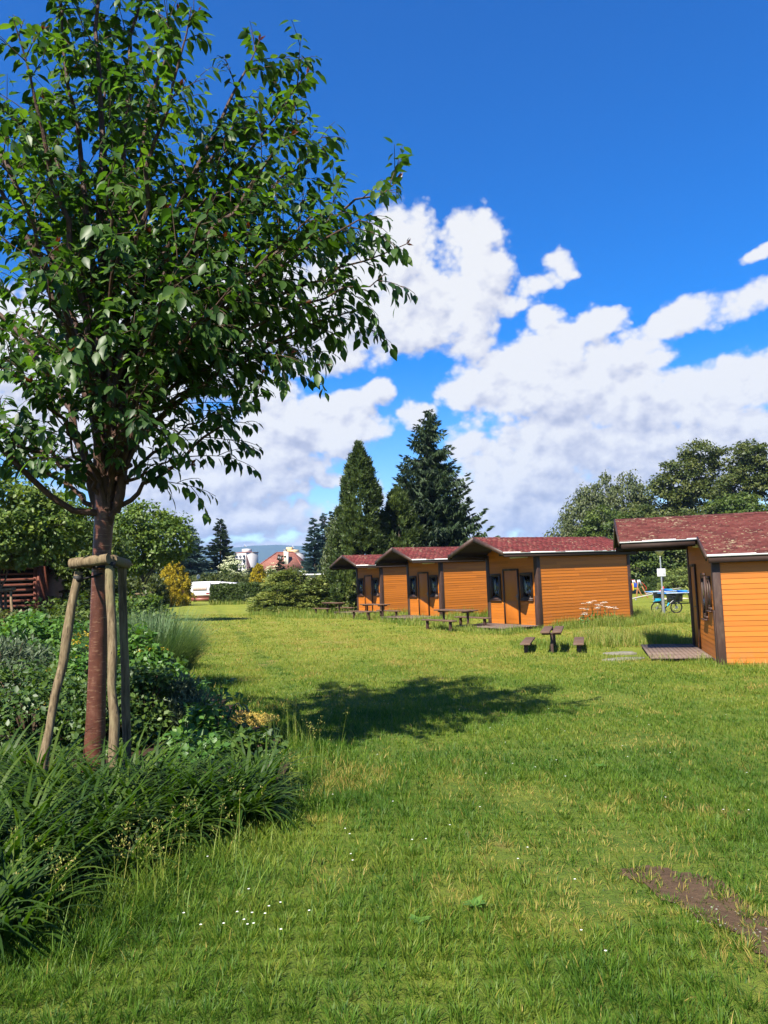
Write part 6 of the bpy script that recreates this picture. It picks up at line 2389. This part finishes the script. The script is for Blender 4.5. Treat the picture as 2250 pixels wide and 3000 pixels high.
CLOUDS = [  # centre, radii, tilt (degrees, + = right end up), weight ; in photo pixels, turned into sky angles
    (1165, 735, 125, 130, 0, 1), (1370, 715, 105, 85, 10, 1), (1400, 820, 110, 120, 0, 1), (1270, 900, 190, 130, 0, 1), (1120, 960, 190, 100, 0, 1), (980, 1010, 150, 70, 5, .9),
    (1380, 970, 90, 90, 0, .9), (1000, 850, 160, 120, 0, 1), (800, 900, 200, 160, 0, 1), (640, 1000, 200, 150, 0, 1), (880, 1060, 150, 40, 8, .7),
    (1570, 835, 95, 32, 28, .62), (1645, 765, 42, 36, 0, .62), (1520, 890, 75, 25, 5, .5),
    (1720, 945, 100, 62, 15, .95), (1600, 950, 55, 62, 0, .9), (1560, 1060, 190, 90, 10, 1), (1400, 1130, 130, 75, 0, 1), (1800, 1060, 150, 90, 0, 1), (1910, 1050, 70, 38, 8, .8),
    (1700, 1160, 330, 95, 0, 1), (2000, 1180, 330, 95, 8, 1), (2180, 1100, 170, 70, 10, .9), (1600, 1300, 300, 110, 0, 1), (1950, 1330, 400, 130, 0, 1), (1500, 1420, 200, 150, 0, 1), (2200, 1300, 250, 160, 0, 1),
    (1650, 1500, 260, 110, 0, .9), (1420, 1540, 120, 90, 0, .7),
    (2030, 925, 170, 42, 9, .85), (2200, 880, 130, 48, 14, .85), (2240, 735, 60, 18, 12, .6),
    (790, 1150, 110, 70, 0, 1), (1110, 1150, 62, 60, 0, 1), (1010, 1200, 130, 75, 15, 1), (850, 1230, 190, 90, 5, 1), (1000, 1280, 150, 60, 12, .9), (700, 1330, 280, 130, 0, 1), (560, 1400, 260, 160, 0, 1),
    (800, 1420, 130, 75, 10, .9), (1215, 1210, 55, 50, 0, .85), (950, 1408, 58, 26, 0, .72), (650, 1520, 330, 60, 0, .95), (930, 1540, 90, 30, 0, .7), (300, 1200, 300, 220, 0, 1), (0, 1000, 250, 150, 0, 1), (760, 1600, 330, 34, 0, .7), (1100, 1470, 60, 90, 0, .5),
    (300, 950, 240, 110, 0, .9)]
# the sky goes on outside the picture: more cumulus round the horizon
random.seed(4)
OUT = []
for k in range(7):
    az = R(55 + k * 42)
    OUT.append((az, R(random.uniform(6, 24)), R(random.uniform(7, 13)), R(random.uniform(3, 6)), 0, .95))


def cloud_list():
    L = []
    for px, py, rx, ry, tilt, wt in CLOUDS:
        d = ray(px, py)
        d = d / np.linalg.norm(d)
        L.append((math.atan2(d[0], d[1]), math.asin(d[2]), rx / F / max(.6, math.cos(math.asin(d[2]))), ry / F, R(tilt) - ROLL * 0 + 0, wt))
    return L + [(a if a < pi else a - 2 * pi, b, c, d, e, f) for a, b, c, d, e, f in OUT]


grp = bpy.data.node_groups.new('cloud_density', 'ShaderNodeTree')
grp.interface.new_socket('U', in_out='INPUT', socket_type='NodeSocketFloat')
grp.interface.new_socket('V', in_out='INPUT', socket_type='NodeSocketFloat')
grp.interface.new_socket('D', in_out='OUTPUT', socket_type='NodeSocketFloat')
grp.interface.new_socket('B', in_out='OUTPUT', socket_type='NodeSocketFloat')
gn = NT(grp)
gi = gn.node('NodeGroupInput')
go = gn.node('NodeGroupOutput')
gu, gv = gi.outputs[0], gi.outputs[1]
comb = gn.node('ShaderNodeCombineXYZ')
gn.l.new(gu, comb.inputs[0])
gn.l.new(gn.math('MULTIPLY', gv, 1.25), comb.inputs[1])
cvec = comb.outputs[0]
# broad warping so the outlines are not ellipses
wn = gn.node('ShaderNodeTexNoise')
gn.l.new(cvec, wn.inputs['Vector'])
wn.inputs['Scale'].default_value = 9
wn.inputs['Detail'].default_value = 3
wsub = gn.node('ShaderNodeSeparateColor')
gn.l.new(wn.outputs['Color'], wsub.inputs[0])
wu = gn.math('ADD', gu, gn.math('MULTIPLY', gn.math('SUBTRACT', wsub.outputs[0], .5), .055))
wv = gn.math('ADD', gv, gn.math('MULTIPLY', gn.math('SUBTRACT', wsub.outputs[1], .5), .05))
best = None
for (cu, cvv, ru, rv_, tl, wt) in cloud_list():
    du = gn.math('SUBTRACT', wu, cu)
    dv = gn.math('SUBTRACT', wv, cvv)
    if tl:
        c, s = math.cos(tl), math.sin(tl)
        a = gn.math('MULTIPLY_ADD', du, c / ru, gn.math('MULTIPLY', dv, s / ru))
        b = gn.math('MULTIPLY_ADD', dv, c / rv_, gn.math('MULTIPLY', du, -s / rv_))
    else:
        a = gn.math('MULTIPLY', du, 1 / ru)
        b = gn.math('MULTIPLY', dv, 1 / rv_)
    qd = gn.math('MULTIPLY_ADD', a, a, gn.math('MULTIPLY', b, b))
    f = gn.math('MULTIPLY_ADD', qd, -.8 * wt, wt)
    best = f if best is None else gn.math('SMOOTH_MAX', best, f, .18)
best = gn.math('MAXIMUM', best, -1.2)
fb = gn.noise(cvec, 15, 10, .62, .2)
vor = gn.node('ShaderNodeTexVoronoi')
vor.feature = 'SMOOTH_F1'
vor.inputs['Scale'].default_value = 42
vor.inputs['Smoothness'].default_value = .6
vor.inputs['Detail'].default_value = 2
vor.inputs['Roughness'].default_value = .55
gn.l.new(cvec, vor.inputs['Vector'])
D = gn.math('ADD', best, gn.math('MULTIPLY', gn.math('SUBTRACT', fb, .37), 1.5))
D = gn.math('ADD', D, gn.math('MULTIPLY', gn.math('SUBTRACT', .50, vor.outputs['Distance']), .55))
gn.l.new(D, go.inputs[0])
gn.l.new(gn.math('ADD', best, gn.math('MULTIPLY', gn.math('SUBTRACT', fb, .5), .6)), go.inputs[1])


def dens(u, v):
    nd = n.node('ShaderNodeGroup')
    nd.node_tree = grp
    n.put(nd.inputs[0], u)
    n.put(nd.inputs[1], v)
    return nd.outputs


D0 = dens(U, Vv)[0]
_o1 = dens(n.math('ADD', U, -.009), n.math('ADD', Vv, .016))
D1 = _o1[0]
B2 = dens(n.math('ADD', U, -.03), n.math('ADD', Vv, .062))[1]
alpha = n.maprange(D0, .02, .56)
# relief: thin towards the sun = bright; much cloud above = grey base
relief = n.math('MULTIPLY', n.math('SUBTRACT', D1, D0), -.62)
base = n.math('MULTIPLY', n.maprange(B2, .25, 1.15), -.30)
lowg = n.maprange(Vv, .04, .30, -.22, .0)
lit = n.math('ADD', n.math('ADD', .95, relief), n.math('ADD', base, lowg), clamp=True)
ccol = n.ramp(lit, [(.0, (.40, .44, .58)), (.35, (.58, .61, .75)), (.62, (.84, .85, .92)), (.82, (1.0, 1.0, 1.0))])
bg1 = n.node('ShaderNodeBackground')
n.l.new(hsv.outputs[0], bg1.inputs[0])
bg1.inputs[1].default_value = SKYSTR
bg2 = n.node('ShaderNodeBackground')
n.l.new(ccol, bg2.inputs[0])
bg2.inputs[1].default_value = .325
mx = n.node('ShaderNodeMixShader')
up = n.maprange(sep.outputs[2], -.01, .012)
n.l.new(n.math('MULTIPLY', alpha, n.math('MULTIPLY', up, .97)), mx.inputs[0])
n.l.new(bg1.outputs[0], mx.inputs[1])
n.l.new(bg2.outputs[0], mx.inputs[2])
n.l.new(mx.outputs[0], wout.inputs[0])

# ------------------------------------------------------------------ sun
sd = bpy.data.lights.new('sun', 'SUN')
sd.energy = 5.0
sd.angle = R(.53)
sd.color = (1, .94, .82)
so = bpy.data.objects.new('sun', sd)
COL.objects.link(so)
tos = Vector((SUN_DIR[0] * math.cos(SUN_EL), SUN_DIR[1] * math.cos(SUN_EL), math.sin(SUN_EL)))
so.rotation_euler = tos.to_track_quat('Z', 'Y').to_euler()
so.location = tos * 30

# ------------------------------------------------------------------ camera
cd = bpy.data.cameras.new('camera')
cd.sensor_fit = 'VERTICAL'
cd.sensor_height = 24
cd.lens = 24 * F / 3000
cd.clip_start = .05
cd.clip_end = 20000
co = bpy.data.objects.new('camera', cd)
COL.objects.link(co)
m3 = Matrix((Vector(_rt), Vector(_up), Vector(-_fw))).transposed()
co.matrix_world = Matrix.Translation(Vector(EYE)) @ m3.to_4x4()
S.camera = co

S.view_settings.view_transform = 'Standard'
S.view_settings.look = 'None'
S.view_settings.gamma = 1
S.view_settings.exposure = 1.54
S.render.engine = 'CYCLES'
S.cycles.max_bounces = 7
S.cycles.diffuse_bounces = 2
S.cycles.transmission_bounces = 4
S.cycles.transparent_max_bounces = 8
S.cycles.caustics_reflective = False
S.cycles.caustics_refractive = False
S.cycles.use_denoising = True

# ------------------------------------------------------------------ air between here and the ridge
q = MB()
q.box((-5400, -80, -4), (5400, 6500, 300))
hz, hn2, hout2 = newmat('air')
pv = hn2.node('ShaderNodeVolumePrincipled')
pv.inputs['Color'].default_value = (.40, .61, 1.0, 1)
pv.inputs['Density'].default_value = .00014
pv.inputs['Anisotropy'].default_value = .2
hn2.l.new(pv.outputs[0], hout2.inputs['Volume'])
tag(q.build('haze', hz), kind='stuff')
